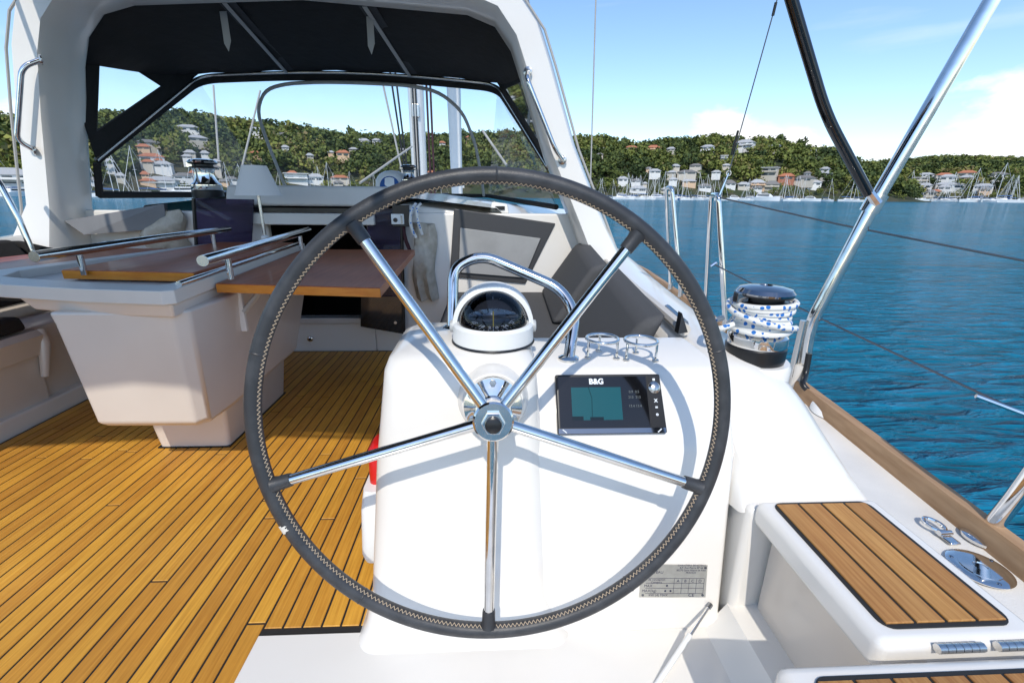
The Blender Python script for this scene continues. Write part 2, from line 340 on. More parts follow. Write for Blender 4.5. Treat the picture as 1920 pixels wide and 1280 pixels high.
def crown(nq,h,w,low):
    """a crown of many small leaf-clump facets spread over a few lobes"""
    nl=6; lob=[]
    for i in range(nl):
        a=rng.random()*6.283; zz=low+(1-low)*(.15+.8*rng.random()); rad=w*.75*math.sqrt(rng.random())*(1.1-.6*abs((zz-low)/(1-low)-.4))
        lob.append((rad*math.cos(a),rad*math.sin(a),zz*h,(.20+.14*rng.random())*h))
    V=[];F=[];T=[]
    for i in range(nq):
        lx,ly,lz,lr=lob[rng.integers(nl)]; d=rng.normal(size=3); d/=np.linalg.norm(d); k=lr*(.55+.5*rng.random())
        c=np.array([lx,ly,lz])+d*k*np.array([1.15,1.15,.75])
        n_=d+rng.normal(0,.55,3); n_/=np.linalg.norm(n_); u=np.cross(n_,rng.normal(size=3)); u/=np.linalg.norm(u); v=np.cross(n_,u); s_=(.04+.055*rng.random())*h
        V.append(np.array([c-u*s_-v*s_*.8,c+u*s_*1.1-v*s_*.6,c+u*s_*.8+v*s_,c-u*s_*.9+v*s_*.7])); F.append(np.array([(0,1,2),(0,2,3)])+4*i); T.append(np.full(4,rng.normal(0,.10)+(.10 if d[2]>.3 else -.04)*0))
    return np.concatenate(V),np.concatenate(F),np.concatenate(T)
VAR=[crown(80,1,.42,.25) for _ in range(7)]+[crown(80,1,.58,.35) for _ in range(6)]+[crown(70,1,.30,.15) for _ in range(4)]
def forest(name,pts,label):
    V=[];F=[];T=[];o=0
    for (x,y,z,h,t) in pts:
        v,f,tt=VAR[rng.integers(len(VAR))]; a=rng.random()*6.283; c,s=math.cos(a),math.sin(a); k=.85+.4*rng.random()
        q=np.stack([(v[:,0]*c-v[:,1]*s)*h*k+x,(v[:,0]*s+v[:,1]*c)*h*k+y,v[:,2]*h+z-.12*h],1)
        V.append(q);F.append(f+o);T.append(np.clip(tt+t,0,1)); o+=len(v)
    V=np.concatenate(V);F=np.concatenate(F);T=np.concatenate(T)
    me=bpy.data.meshes.new(name); me.vertices.add(len(V)); me.vertices.foreach_set('co',V.ravel()); me.loops.add(F.size); me.loops.foreach_set('vertex_index',F.ravel().astype(np.int32))
    me.polygons.add(len(F)); me.polygons.foreach_set('loop_start',np.arange(0,F.size,3,dtype=np.int32)); me.polygons.foreach_set('loop_total',np.full(len(F),3,dtype=np.int32)); me.update(calc_edges=True)
    at_=me.attributes.new('tint','FLOAT','POINT'); at_.data.foreach_set('value',T.astype(np.float32)); me.materials.append(M['foliage'])
    ob=bpy.data.objects.new(name,me); col.objects.link(ob); return ob
def march(px,py,h):
    d=ray(px,py); hd=math.hypot(d[0],d[1]); a=math.atan2(d[0],d[1]); r0=float((r0m if h is hm else r0f)(a))
    r=r0+1
    while r<r0+170:
        t_=r-r0; lift=min(4.5,t_*.2)
        if EYE+d[2]/hd*r<=float(h(a,r))+lift: break
        r+=1
    return a,r
# houses first so that trees can leave room: (x, base y, width px, height px, wall, roof, storeys, far)
HS=[(18,347,48,17,0,1,2),(286,303,34,10,0,3,1),(305,318,26,9,0,1,1),(352,246,34,9,0,1,1),(372,267,30,9,1,1,1),(280,274,30,8,1,2,1),(300,349,46,12,0,1,2),(395,322,34,10,1,2,1),(345,340,28,9,0,2,1),
(556,340,46,15,0,0,3),(592,341,34,14,0,1,1),(638,341,40,10,1,3,1),(643,294,28,12,2,3,1),(680,270,30,10,0,1,2),(707,268,22,8,0,1,1),(482,249,24,8,0,1,1),(528,257,18,7,1,2,1),(662,284,18,6,1,1,1),(755,285,20,6,1,1,1),(880,262,18,7,2,3,1),
(1185,281,30,8,2,3,1),(1226,284,32,12,2,3,2),(1326,281,28,9,0,1,1),(1393,277,36,14,0,1,2),(1452,279,22,7,0,1,1),(1357,301,13,9,0,0,2),(1303,316,24,7,1,2,1),(1362,315,18,6,1,1,1),(1228,326,26,9,0,1,1),(1168,343,24,11,0,1,1),(1192,344,22,8,0,2,1),(1258,328,18,7,1,1,1),(1287,329,42,9,1,2,1),(1262,341,18,7,0,1,1),(1292,346,30,8,2,1,1),(1322,356,26,10,0,2,1),(1196,361,40,12,0,1,1),(1250,362,30,9,1,1,1),
(1440,332,28,17,1,0,2),(1473,339,28,11,3,3,1),(1503,343,36,10,1,2,1),(1527,350,22,9,0,1,1),(1420,353,28,14,2,1,2),(1446,357,26,14,1,2,2),(1395,352,24,9,1,1,1),(1370,349,20,8,0,2,1),(1545,322,14,6,0,1,1),
(1690,350,38,10,0,1,1,1),(1724,346,18,10,1,0,2,1),(1738,369,22,8,1,2,1,1),(1684,364,22,7,2,1,1,1),(1770,357,14,6,0,1,1,1),(1712,363,22,8,0,3,1,1),(1752,366,14,6,2,3,1,1)]
for i,c in enumerate(((.74,.73,.70),(.56,.51,.43),(.66,.46,.30),(.42,.17,.10))): mat('wall%d'%i,c,.7)
for i,c in enumerate(((.55,.55,.55),(.42,.42,.42),(.20,.19,.18),(.45,.17,.09))): mat('roof%d'%i,c,.7)
mat('far_glass',(.04,.06,.08),.1)
WN=['white','cream','peach','brick red']; RN=['flat pale roof','light grey roof','dark grey roof','terracotta roof']
clear=[]; cnt={}
def house(px,py,wp,hp,wc,rc,st,far=0):
    a,r=march(px,py,hf if far else hm); sc_=r/FPX*math.sqrt(1+((px-960)/FPX)**2)*.66
    W,Hh=wp*sc_,hp*sc_; D=W*.6; x,y=r*math.sin(a),r*math.cos(a); z=float((hf if far else hm)(a,r))+min(4.5,(r-float((r0f if far else r0m)(a)))*.2)-.6
    wm='wall%d'%wc
    key=(wc,rc,st,far); cnt[key]=cnt.get(key,0)+1
    where='on the distant hill' if far else 'among the trees across the bay'
    tt_=r-float((r0f if far else r0m)(a)); where='on the distant hill' if far else 'by the waterfront across the bay' if tt_<32 else 'halfway up the wooded slope' if tt_<80 else 'high among trees near the ridge'
    lab='%s %s %s house with %s %s'%('small' if wp<17 else 'wide' if wp>32 else 'medium sized',{1:'low',2:'two storey',3:'three storey'}[st],WN[wc],RN[rc],where)
    t=thing('house',lab,'house','houses on the wooded hillside',(x,y,z)); rot=-a+random.uniform(-.3,.3); t.rotation_euler=(0,0,rot)
    hw=Hh*(.72 if rc else .95)+.5
    MB().box((-W/2,0,-2.5),(W/2,D,hw)).build('wall',wm,t,smooth=0)
    b=MB(); e=.5
    if rc==0: b.box((-W/2-e,-e-.6,hw),(W/2+e,D+e,hw+.35))
    else:
        q=Hh*.38+.5; ins=min(W*.28,D*.5)
        b.add([(-W/2-e,-e,hw),(W/2+e,-e,hw),(W/2+e,D+e,hw),(-W/2-e,D+e,hw),(-W/2+ins,D/2,hw+q),(W/2-ins,D/2,hw+q)],[(0,3,2,1),(0,1,5,4),(1,2,5),(2,3,4,5),(3,0,4)])
    b.build('roof','roof%d'%rc,t,smooth=0)
    nwin=max(2,int(W/3.6))
    for s in range(st):
        z0=.5+hw/st*(s+.28); z1=.5+hw/st*(s+.80)-.5
        for k in range(nwin):
            cx=-W/2+W*(k+.5)/nwin; ww=W/nwin*random.choice((.28,.36,.36,.40))
            MB().box((cx-ww,-.06,z0),(cx+ww,.1,z1)).build('window','far_glass',t,smooth=0)
    if st>1:
        MB().box((-W/2-.2,-1.3,.5+hw/st-.25),(W/2+.2,.0,.5+hw/st)).build('balcony',wm,t,smooth=0)
    clear.append((x,y,max(W,7)*.55))
rs=random.Random(11)
for _ in range(58):
    far=rs.random()<.16; px=rs.uniform(1655,1900) if far else rs.choice((rs.uniform(175,440),rs.uniform(445,900),rs.uniform(1080,1600),rs.uniform(1080,1560)))
    lo=352 if far else 353; hi=322 if far else 268
    HS.append((px,lo-(lo-hi)*rs.random()**1.7+(px-919)*.0105,rs.uniform(9,21),rs.uniform(5,8),rs.choice((0,0,0,1,1,2)),rs.choice((1,1,2,3)),1,1 if far else 0))
for h_ in HS: house(*h_)
# trees: one wooded mass per hillside
def scatter(h,r0,a0,a1,depth,n,hmin,hmax,farh=False):
    P=[]
    for _ in range(n):
        a=a0+(a1-a0)*rng.random(); t=depth*rng.random()**.85; r=float(r0(a))+1.5+t; x,y=r*math.sin(a),r*math.cos(a); z=float(h(a,r))
        ok=True
        for (cx,cy,cr) in clear:
            d=math.hypot(x-cx,y-cy)
            if d<cr+.5: ok=False;break
            # keep the slope just below a house open
            rc=math.hypot(cx,cy)
            if abs(math.atan2(x,y)-math.atan2(cx,cy))*rc<cr*.85 and 0<rc-r<3: ok=False;break
        if not ok: continue
        hh=hmin+(hmax-hmin)*rng.random()
        if t<12: hh*=.55
        P.append((x,y,z,hh,np.clip(rng.normal(.46,.17)+.16*math.sin(x*.045+1.3*math.sin(y*.05))+.1*math.sin(y*.11+x*.07),0,.97)))
    return P
f=forest('wooded_hillside',scatter(hm,r0m,R_(-62),R_(43),150,6800,4,9.5),None)
tag(f,'dense green gum tree bushland covering the hillside across the bay','trees',kind='stuff')
f=forest('far_wooded_hillside',scatter(hf,r0f,R_(24),R_(66),215,4200,6,11),None)
tag(f,'dark green bushland on the more distant hill at the bay end','trees',kind='stuff')
# single trees that stand out on the ridge
def ridge_tree(px,top,hpx,tint,lab):
    a=azel(px,300)[0]; r=float(r0m(a))+118; z=float(hm(a,r)); x,y=r*math.sin(a),r*math.cos(a)
    d=ray(px,top); zt=EYE+d[2]/math.hypot(d[0],d[1])*r; hgt=max(9,zt-z)
    t=thing('gum_tree',lab,'tree','trees standing up on the ridge',(x,y,z))
    MB().tube([(0,0,-1),(.2,0,hgt*.4),(-.2,.1,hgt*.8)],[.45,.32,.12],6).build('trunk','bark',t)
    v,f_,tt=crown(240,1,.36,.40); me=bpy.data.meshes.new('crown'); me.from_pydata((v*np.array([hgt*.72,hgt*.72,hgt])).tolist(),[],f_.tolist()); me.update()
    at_=me.attributes.new('tint','FLOAT','POINT'); at_.data.foreach_set('value',np.clip(tt+tint,0,1).astype(np.float32)); me.materials.append(M['foliage'])
    c=bpy.data.objects.new('crown',me); col.objects.link(c); c.parent=t
for px,top,tint,lab in ((1458,255,.15,'dark rounded gum tree standing clear on the ridge beside the white hilltop house'),(1239,259,.2,'spreading dark gum tree on the ridge behind the peach houses'),(1265,262,.3,'loose crowned gum tree on the ridge by the peach houses'),(1425,258,.25,'gum tree on the ridge by the white hilltop house'),(1497,264,.2,'twin dark gum tree at the shoulder of the ridge'),(665,240,.3,'tall gum tree poking above the ridge over the white hilltop houses'),(870,245,.3,'gum tree above the ridge between mast and furled sail'),(320,208,.3,'tall gum tree on the ridge over the port side window'),(1170,261,.25,'small gum tree on the ridge left of the peach houses'),(1350,256,.3,'gum tree on the ridge behind the low white house')):
    ridge_tree(px,top,20,tint,lab)
# ---------------------------------------------------------------- moored boats
mat('boat_white',(.80,.80,.79),.35); mat('boat_blue',(.05,.12,.28),.3); mat('boat_mast',(.70,.70,.69),.4); mat('boat_dark',(.03,.04,.05),.2)
def hullmesh(Lh,B,fb):
    secs=[]
    for i in range(9):
        t=i/8; hb=B/2*(.72+.28*math.sin(min(1,t/.45)*1.57) if t<.45 else math.cos((t-.45)/.55*1.45)**.75)
        x=-Lh/2+Lh*t; s=fb*(1+.18*t)
        secs.append([(x,-hb,s),(x,-hb*.85,0),(x,0,-.25),(x,hb*.85,0),(x,hb,s)])
    b=MB(); b.loft(secs,cap=False); 
    for i in range(8): b.f.append((i*5,(i+1)*5,(i+1)*5+4,i*5+4))
    b.f.append((0,1,2,3,4)); return b
def sailboat(hc):
    t=thing('sailing_boat','','boat')
    hullmesh(10,3.1,1.05).build('hull',hc,t)
    MB().hexa([(-2.2,-.9,1.05),(2.6,-.6,1.1),(2.6,.6,1.1),(-2.2,.9,1.05)],[(-2.0,-.7,1.55),(2.0,-.4,1.5),(2.0,.4,1.5),(-2.0,.7,1.55)]).build('cabin','boat_white',t,smooth=0)
    MB().box((-1.6,-.74,1.2),(1.4,.74,1.36)).build('window','boat_dark',t,smooth=0)
    MB().tube([(.8,0,1),(.8,0,14)],[.11,.07],6).build('mast','boat_mast',t)
    MB().tube([(.8,0,2.3),(-3.4,0,2.4)],.16,6).build('boom','boat_blue' if hc=='boat_white' else 'boat_white',t)
    MB().tube([(4.9,0,1.2),(.8,0,13.6)],.07,4).build('forestay','boat_mast',t)
    MB().tube([(-4.8,0,1.1),(.8,0,14)],.03,4).build('backstay','boat_mast',t)
    MB().tube([(.8,-1.1,7.5),(.8,1.1,7.5)],.05,4).build('spreader','boat_mast',t)
    return t
def cruiser():
    t=thing('motor_cruiser','','boat')
    hullmesh(11,3.6,1.4).build('hull','boat_white',t)
    MB().hexa([(-3.5,-1.4,1.4),(2.6,-1,1.5),(2.6,1,1.5),(-3.5,1.4,1.4)],[(-3.2,-1.2,2.7),(1.2,-.9,2.7),(1.2,.9,2.7),(-3.2,1.2,2.7)]).build('cabin','boat_white',t,smooth=0)
    MB().box((-3,-1.36,1.95),(1.5,1.36,2.4)).build('window','boat_dark',t,smooth=0)
    MB().hexa([(-2.8,-1,3.2),(.2,-.8,3.2),(.2,.8,3.2),(-2.8,1,3.2)],[(-2.8,-1,3.35),(0,-.8,3.3),(0,.8,3.3),(-2.8,1,3.35)]).build('flybridge_roof','boat_white',t,smooth=0)
    for sx,sy in ((-2.6,-.8),(-2.6,.8),(-.1,-.6),(-.1,.6)): MB().tube([(sx,sy,2.6),(sx,sy,3.25)],.05,4).build('post','boat_mast',t)
    return t
def copytree(o,parent=None):
    c=o.copy(); col.objects.link(c)
    if parent is not None: c.parent=parent
    for ch in list(o.children): copytree(ch,c)
    return c
protos=[sailboat('boat_white'),sailboat('boat_blue'),cruiser()]; used=[0,0,0]
BT=[(14,0,1.0),(40,2,.8),(210,0,1.0),(222,0,.9),(270,0,1.1),(310,0,1.0),(345,2,1.2),(375,0,.9),(400,0,.9),(452,0,.8),(598,0,.9),(622,0,1.0),(662,1,.8),(700,0,.75),(730,0,.8),(830,0,.8),(1122,0,.75),(1146,0,.7),(1172,0,.9),(1210,0,1.15),(1228,0,.9),(1236,0,.85),(1259,0,.9),(1275,0,1.0),(1305,0,.95),(1312,0,.75),(1335,0,.95),(1350,0,.8),(1378,2,.8),(1403,0,.8),(1436,2,1.25),(1473,0,.9),(1485,0,.8),(1522,2,.8),(1551,0,.8),(1591,0,1.0),(1604,0,.9),
(1696,0,1.5),(1709,0,1.1),(1722,0,1.3),(1726,0,1.4),(1751,0,1.2),(1768,0,.8),(1775,0,1.0),(1783,1,1.4),(1817,0,1.3),(1825,0,1.5),(1836,0,.8),(1857,2,.9),(1873,0,1.7),(1882,0,.8),(1894,0,1.2),(1918,2,1.0)]
BT+=[(rs.uniform(1125,1560),rs.choice((0,0,0,0,1,2)),rs.uniform(.55,1.0)) for _ in range(26)]+[(rs.uniform(175,720),0,rs.uniform(.5,.9)) for _ in range(12)]+[(rs.uniform(1660,1915),0,rs.uniform(.8,1.4)) for _ in range(8)]
for px,k,s in BT:
    a=azel(px,372)[0]; far=px>1640
    r=float(r0f(a))-18-random.random()*25 if far else float(r0m(a))-6-random.random()*26
    if far: s*=1.0
    p=protos[k]; o=p if not used[k] else copytree(p); used[k]=1
    o.location=(r*math.sin(a),r*math.cos(a),WZ); o.rotation_euler=(random.uniform(-.015,.015),0,random.choice((0,math.pi))-a+random.uniform(-.7,.7)); s*=.95; o.scale=(s,s,s)
    if k==2: tag(o,'white motor cruiser with raised cabin moored off the %s shore'%('distant hill' if far else 'wooded'),'boat','motor cruisers moored across the bay')
    else: tag(o,'%s %s hulled sailing boat with %s mast moored off the %s shore'%('small' if s<.76 else 'large','dark blue' if k else 'white','short bare' if s<.76 else 'tall bare','distant hill' if far else 'wooded'),'boat','sailing boats moored across the bay')
# ================================================================ THE YACHT: hull, deck, cockpit mouldings (one thing)
yacht=thing('yacht','white fibreglass sailing yacht whose teak floored cockpit and arch surround the helm','yacht')
CX=-1.06                                   # centreline
def railx(y): return float(np.interp(y,[-1.2,.3,.7,.9,1.33,1.54,2.44,4.1,6,8,10,12,13.2],[.86,1.03,1.075,1.10,1.15,1.18,1.29,1.47,1.50,1.30,.75,-.25,-1.05]))
YS=[-1.2,-.5,0,.4,.8,1.2,1.6,2,2.5,3,3.6,4.2,5,6,7,8,9,10,11,12,12.8,13.2]
# hull sides and side decks
b=MB()
for sgn in (1,-1):
    b.loft([[(CX+sgn*(railx(y)-CX)*k,y,z) for k,z in ((1,.345),(1.005,.1),(.97,-.5),(.90,-1.1))] for y in YS],cap=False)
b.build('hull','gelcoat',yacht)
b=MB()
for sgn in (1,-1):
    b.loft([[(CX+sgn*(x-CX),y,.34+.0*x) for x in (min(.70,railx(y)-.03),(railx(y)+.70)/2,railx(y)+.004)] for y in YS],cap=False)
b.loft([[(x,y,.335) for x in (-2.9,-2.0,-.1,.75)] for y in (6.6,8,10,11.6)],cap=False)
b.build('side_deck','nonskid',yacht)
for sgn in (1,-1):
    b=MB(); b.loft([[(CX+sgn*(railx(y)+dx-CX),y,z) for dx,z in ((-.034,.33),(-.032,.384),(-.028,.392),(.002,.392),(.008,.384),(.010,.30))] for y in YS],close=True)
    b.build('toe_rail','toe_wood',yacht,smooth=30)
# cockpit floor: gelcoat tray, black caulking, one object per teak plank
floor=MB().box((-2.3,-.8,-.06),(.75,3.08,-.012)).build('cockpit_floor','gelcoat',yacht,smooth=0)
def caulkpoly(poly,z): return MB().prism([(x,y,z) for x,y in poly],(0,0,.006))
caulkpoly([(-2.13,-.6),(-.598,-.6),(-.598,.862),(-.57,.885),(-.33,.885),(-.305,.91),(-.305,3.05),(-2.13,3.05)],-.0085).build('caulking','caulk',floor,smooth=0)
PW=.0482; x=-2.118; row=0
pm={}
def plank(x0,x1,y0,y1,z0,z1,parent,matn,name='plank'):
    c=.0012
    me=MB(); xa,xb,ya,yb=x0,x1,y0,y1
    me.add([(xa,ya,z0),(xb,ya,z0),(xb,yb,z0),(xa,yb,z0),(xa,ya,z1-c),(xb,ya,z1-c),(xb,yb,z1-c),(xa,yb,z1-c),(xa+c,ya+c,z1),(xb-c,ya+c,z1),(xb-c,yb-c,z1),(xa+c,yb-c,z1)],
      [(0,1,5,4),(1,2,6,5),(2,3,7,6),(3,0,4,7),(4,5,9,8),(5,6,10,9),(6,7,11,10),(7,4,8,11),(8,9,10,11)])
    return me.build(name,matn,parent,smooth=0)
while x<-.32:
    x1=min(x+PW-.0055,-.317)
    ystart=-.55 if x<-.615 else .90
    y=ystart; k=random.uniform(.3,1.5)
    while y<3.04:
        ye=min(y+k,3.04)
        if 3.04-ye<.2: ye=3.04
        if x1-x>.012: plank(x,x1,y,ye-.0060,-.006,0,floor,'teak')
        y=ye; k=random.uniform(1.0,1.9)
        if ye>=3.04: break
    x+=PW
# white skirting and port settee base
b=MB(); b.prism([(-2.135,-.6,-.01),(-2.135,3.06,-.01),(-2.30,3.06,-.01),(-2.30,-.6,-.01)],(0,0,.09)); b.build('skirting','gelcoat',yacht,smooth=0,bevel=.01)
b=MB(); b.loft([[(-2.17,y,.0),(-2.15,y,.30),(-2.15,y,.305),(-2.12,y,.31),(-2.10,y,.40),(-2.12,y,.425),(-2.75,y,.43)] for y in (-.6,1.0,2.1,2.14)],cap=False)
b.loft([[(-2.19,y,.0),(-2.17,y,.30),(-2.17,y,.305),(-2.17,y,.31),(-2.17,y,.42),(-2.18,y,.428),(-2.75,y,.43)] for y in (2.14,2.2,3.06)],cap=False)
b.build('settee_base','gelcoat_beige',yacht)
b=MB(); b.tube([(-2.13,2.16,.42),(-2.115,2.15,.36),(-2.13,2.12,.20)],[.022,.024,.016],10).build('settee_trim','gelcoat_beige',yacht)
# port coaming with grey locker panel
b=MB(); b.loft([[(-2.66,y,.40),(-2.68,y,zt-.03),(-2.70,y,zt),(-2.86,y,zt-.02),(-2.92,y,zt-.06),(-3.02,y,.33)] for y,zt in ((-.6,.62),(1.2,.66),(2.3,.74),(2.7,.79),(3.3,.84),(4.4,.86),(4.8,.6))],cap=False)
b.build('port_coaming','gelcoat',yacht)
p=[at(120,414,y=2.9),at(307,382,y=3.0),at(313,428,y=3.0),at(158,440,y=2.9)]
b=MB(); b.prism(p,(-.02,.06,0)); b.build('locker_panel','panel_grey',yacht,smooth=0)
# forward bulkhead, companionway opening, cabin
BY=3.06
b=MB(); zt=.93
for x0,x1,z0,z1 in ((-2.6,-1.42,0,zt),(-1.42,-.80,0,.235),(-.80,.62,0,zt),(-1.42,-.80,.87,zt)): b.box((x0,BY,z0-.012),(x1,BY+.05,z1))
b.build('bulkhead','gelcoat',yacht,smooth=0,bevel=.012)
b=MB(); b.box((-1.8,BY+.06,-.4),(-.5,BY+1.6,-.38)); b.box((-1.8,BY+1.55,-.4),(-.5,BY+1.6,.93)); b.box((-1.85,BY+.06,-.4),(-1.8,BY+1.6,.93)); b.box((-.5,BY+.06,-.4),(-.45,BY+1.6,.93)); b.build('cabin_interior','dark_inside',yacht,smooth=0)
MB().box((-1.46,BY-.015,.195),(-.76,BY+.07,.235)).build('companionway_sill','gelcoat_grey',yacht,smooth=0,bevel=.006)
# coachroof: cambered, with sliding hatch
def croof(y):
    k=np.interp(y,[3.0,4.6,6.9,7.6],[1,1,.86,.7]); z=np.interp(y,[3,4.6,6.9,7.6],[1.0,1.03,.93,.36])
    return [(CX-1.33*k,y,.34),(CX-1.20*k,y,z-.14),(CX-1.10*k,y,z-.04),(CX-.6*k,y,z+.015),(CX,y,z+.03),(CX+.6*k,y,z+.015),(CX+1.10*k,y,z-.04),(CX+1.22*k,y,z-.14),(CX+1.36*k,y,.34)]
b=MB(); b.loft([croof(y) for y in (3.075,3.3,4,4.6,5.4,6.2,6.9,7.3,7.6)],cap=False)
b.build('coachroof','gelcoat',yacht,smooth=50)
MB().hexa([(-1.62,2.97,.965),(-.62,2.97,.965),(-.62,4.2,.985),(-1.62,4.2,.985)],[(-1.60,2.99,1.085),(-.64,2.99,1.085),(-.66,4.2,1.10),(-1.58,4.2,1.10)]).build('sliding_hatch','gelcoat_grey',yacht,smooth=0,bevel=.02)
MB().box((-1.66,2.985,.93),(-.58,3.10,.955)).build('hatch_track','black_plastic',yacht,smooth=0)
MB().box((-1.50,2.95,.855),(-.72,3.05,.925)).build('hatch_lip','gelcoat_grey',yacht,smooth=0,bevel=.008)
# starboard bulkhead step up to coaming
b=MB(); b.hexa([(-.62,3.115,.90),(.52,3.115,.76),(.86,3.9,.76),(-.1,3.9,.9)],[(-.60,3.12,.985),(.46,3.12,.865),(.70,3.9,.93),(-.1,3.9,1.0)]); b.build('deck_step','gelcoat',yacht,smooth=0,bevel=.02)
# starboard seat base
MB().box((-.27,1.27,-.01),(.62,3.055,.34)).build('seat_base','gelcoat',yacht,smooth=0,bevel=.02)
# starboard coaming
S=[(.876,(.60,.335),(.605,.345),(.74,.35),(.905,.345),(.93,.335)),(.885,(.59,.33),(.595,.37),(.73,.38),(.90,.365),(.93,.335)),(.93,(.585,.33),(.59,.44),(.72,.45),(.89,.415),(.93,.335)),(1.0,(.575,.30),(.58,.52),(.73,.525),(.875,.47),(.94,.335)),(1.08,(.56,.30),(.565,.60),(.74,.59),(.865,.53),(.95,.335)),
(1.16,(.53,.30),(.54,.64),(.74,.625),(.85,.58),(.96,.335)),(1.40,(.53,.3),(.545,.64),(.76,.625),(.85,.585),(.98,.335)),(2.0,(.56,.3),(.585,.645),(.82,.63),(.90,.585),(1.02,.335)),(2.6,(.60,.3),(.63,.67),(.87,.65),(.95,.60),(1.06,.335)),(3.1,(.62,.3),(.66,.74),(.90,.72),(.99,.62),(1.10,.335)),(4.2,(.5,.3),(.62,.86),(.86,.8),(.98,.62),(1.12,.335)),(4.8,(.4,.3),(.5,.5),(.8,.5),(.9,.42),(1.0,.335))]
b=MB(); b.loft([[(x,s[0],z) for x,z in s[1:]] for s in S],cap=False); o=b.build('starboard_coaming','gelcoat',yacht,smooth=55)
sub=o.modifiers.new('s','SUBSURF'); sub.levels=2; sub.render_levels=2
# recessed hand-hold groove along the coaming
p=[at(1150,500,z=.655),at(1165,498,z=.655),at(1322,655,z=.655),at(1290,660,z=.655)]
MB().tube([(.70,2.75,.672),(.66,2.0,.648),(.615,1.36,.645)],[.012,.016,.02],8).build('coaming_groove','gelcoat_grey',yacht)
MB().tube([(.655,1.62,.655),(.632,1.40,.654)],.012,8).build('coaming_handle','chrome_dark',yacht)
# helm console and pedestal
b=MB(); prof=[(.855,-.01),(.87,.04),(.925,.47),(.945,.51),(1.028,.632),(1.05,.645),(1.29,.648),(1.29,-.01)]
b.loft([[(x,y,z) for y,z in prof] for x in (-.20,.2,.585)],close=True); b.build('helm_console','gelcoat',yacht,smooth=0,bevel=.018,seg=3)
def rrect(x0,x1,y0,y1,z,r,n=5):
    res=[]
    for cx,cy,a0 in ((x1-r,y0+r,-90),(x1-r,y1-r,0),(x0+r,y1-r,90),(x0+r,y0+r,180)):
        for k in range(n+1):
            a=R_(a0+90*k/n); res.append((cx+r*math.cos(a),cy+r*math.sin(a),z))
    return res
b=MB(); b.loft([rrect(-.335,.20,.815,1.30,-.01,.05),rrect(-.315,.17,.845,1.295,.03,.05),rrect(-.30,.15,.868,1.29,.10,.05),rrect(-.27,.125,.905,1.285,.45,.05),rrect(-.25,.11,.935,1.28,.62,.05),rrect(-.245,.106,.945,1.28,.665,.05),rrect(-.235,.097,.96,1.27,.69,.05),rrect(-.215,.08,.985,1.25,.702,.05)],close=True)
b.build('steering_pedestal','gelcoat',yacht,smooth=50)
WN_=Vector((0,math.cos(R_(9.8)),-math.sin(R_(9.8)))); WU=Vector((0,math.sin(R_(9.8)),math.cos(R_(9.8)))); HUB=Vector((.004,.796,.634))
MB().lathe([(.067,.108),(.072,.118),(.082,.150),(.088,.22)],HUB,WN_,40).build('shaft_boss','gelcoat',yacht,smooth=60)
# helm footwell: white sole and step beside the seat locker
b=MB(); b.box((-.592,-.6,-.011),(.66,.880,-.002)); b.build('helm_sole','gelcoat',yacht,smooth=0)
b=MB(); b.loft([[(.54,y,-.004),(.575,y,.02),(.60,y,.06),(.67,y,.075)] for y in (-.6,.3,.875)],cap=False); b.build('locker_side','gelcoat',yacht)
b=MB(); b.box((.60,.86,-.01),(.70,1.0,.36)); b.build('locker_corner','gelcoat',yacht,smooth=0,bevel=.02)
# arch
def archsec(cx,cz,tx,tz,th,dep):    # centre, tangent, in-plane thickness, fore-aft depth
    t=Vector((tx,0,tz)).normalized(); nn=Vector((t.z,0,-t.x)); o=Vector((cx,3.0,cz)); res=[]
    for u,v in ((-.5,-.36),(-.36,-.5),(.36,-.5),(.5,-.36),(.5,.36),(.36,.5),(-.36,.5),(-.5,.36)): res.append(tuple(o+nn*u*th+Vector((0,1,0))*v*dep))
    return res
pth=[(-2.67,.70),(-2.60,.95),(-2.50,1.45),(-2.43,1.75),(-2.36,1.92),(-2.22,2.06),(-2.0,2.12),(-1.06,2.17),(-.12,2.12),(.08,2.05),(.20,1.90),(.27,1.72),(.42,1.30),(.60,.92),(.72,.66)]
secs=[]
for i,(x_,z_) in enumerate(pth):
    a=pth[max(i-1,0)]; c=pth[min(i+1,len(pth)-1)]; foot=(i in(0,len(pth)-1))
    secs.append(archsec(x_,z_,c[0]-a[0],c[1]-a[1],.30 if i==0 else .2 if foot else .17,.42 if foot else .30))
b=MB(); b.loft(secs,close=True); b.build('arch','gelcoat',yacht,smooth=40)
# piping cord along the aft edge of the arch
MB().tube([(x_+(-.10 if x_<CX else .10),2.86,z_) for x_,z_ in pth[:6]],.007,6).build('arch_piping','webbing',yacht)
MB().tube([(x_+.10,2.86,z_) for x_,z_ in pth[9:]],.007,6).build('arch_piping','webbing',yacht)
def grab(p0,p1,off):
    d=Vector(off); a,c=Vector(p0),Vector(p1); u=(c-a).normalized()
    o=MB().tube(fillet([a,a+d+u*.05,c+d-u*.05,c],.05),.013,10).build('grab_rail','steel',yacht)
    for q in (a,c): MB().lathe([(.026,0),(.026,.006),(.016,.010)],q,d,14).build('rail_foot','steel_dull',yacht if False else o)
grab(at(78,112,y=2.84),at(65,282,y=2.84),(-.05,-.05,0))
grab(at(990,135,y=2.84),at(1055,300,y=2.84),(-.03,-.06,0))
# coachroof details
MB().hexa([(.0,3.25,.93),(.13,3.25,.92),(.13,3.36,.92),(.0,3.36,.93)],[(.01,3.26,1.0),(.12,3.26,.985),(.11,3.34,.985),(.02,3.34,1.0)]).build('deck_vent','white_plastic',yacht,smooth=0,bevel=.012)
MB().box((.035,3.245,.945),(.10,3.26,.97)).build('vent_slot','black_plastic',yacht,smooth=0)
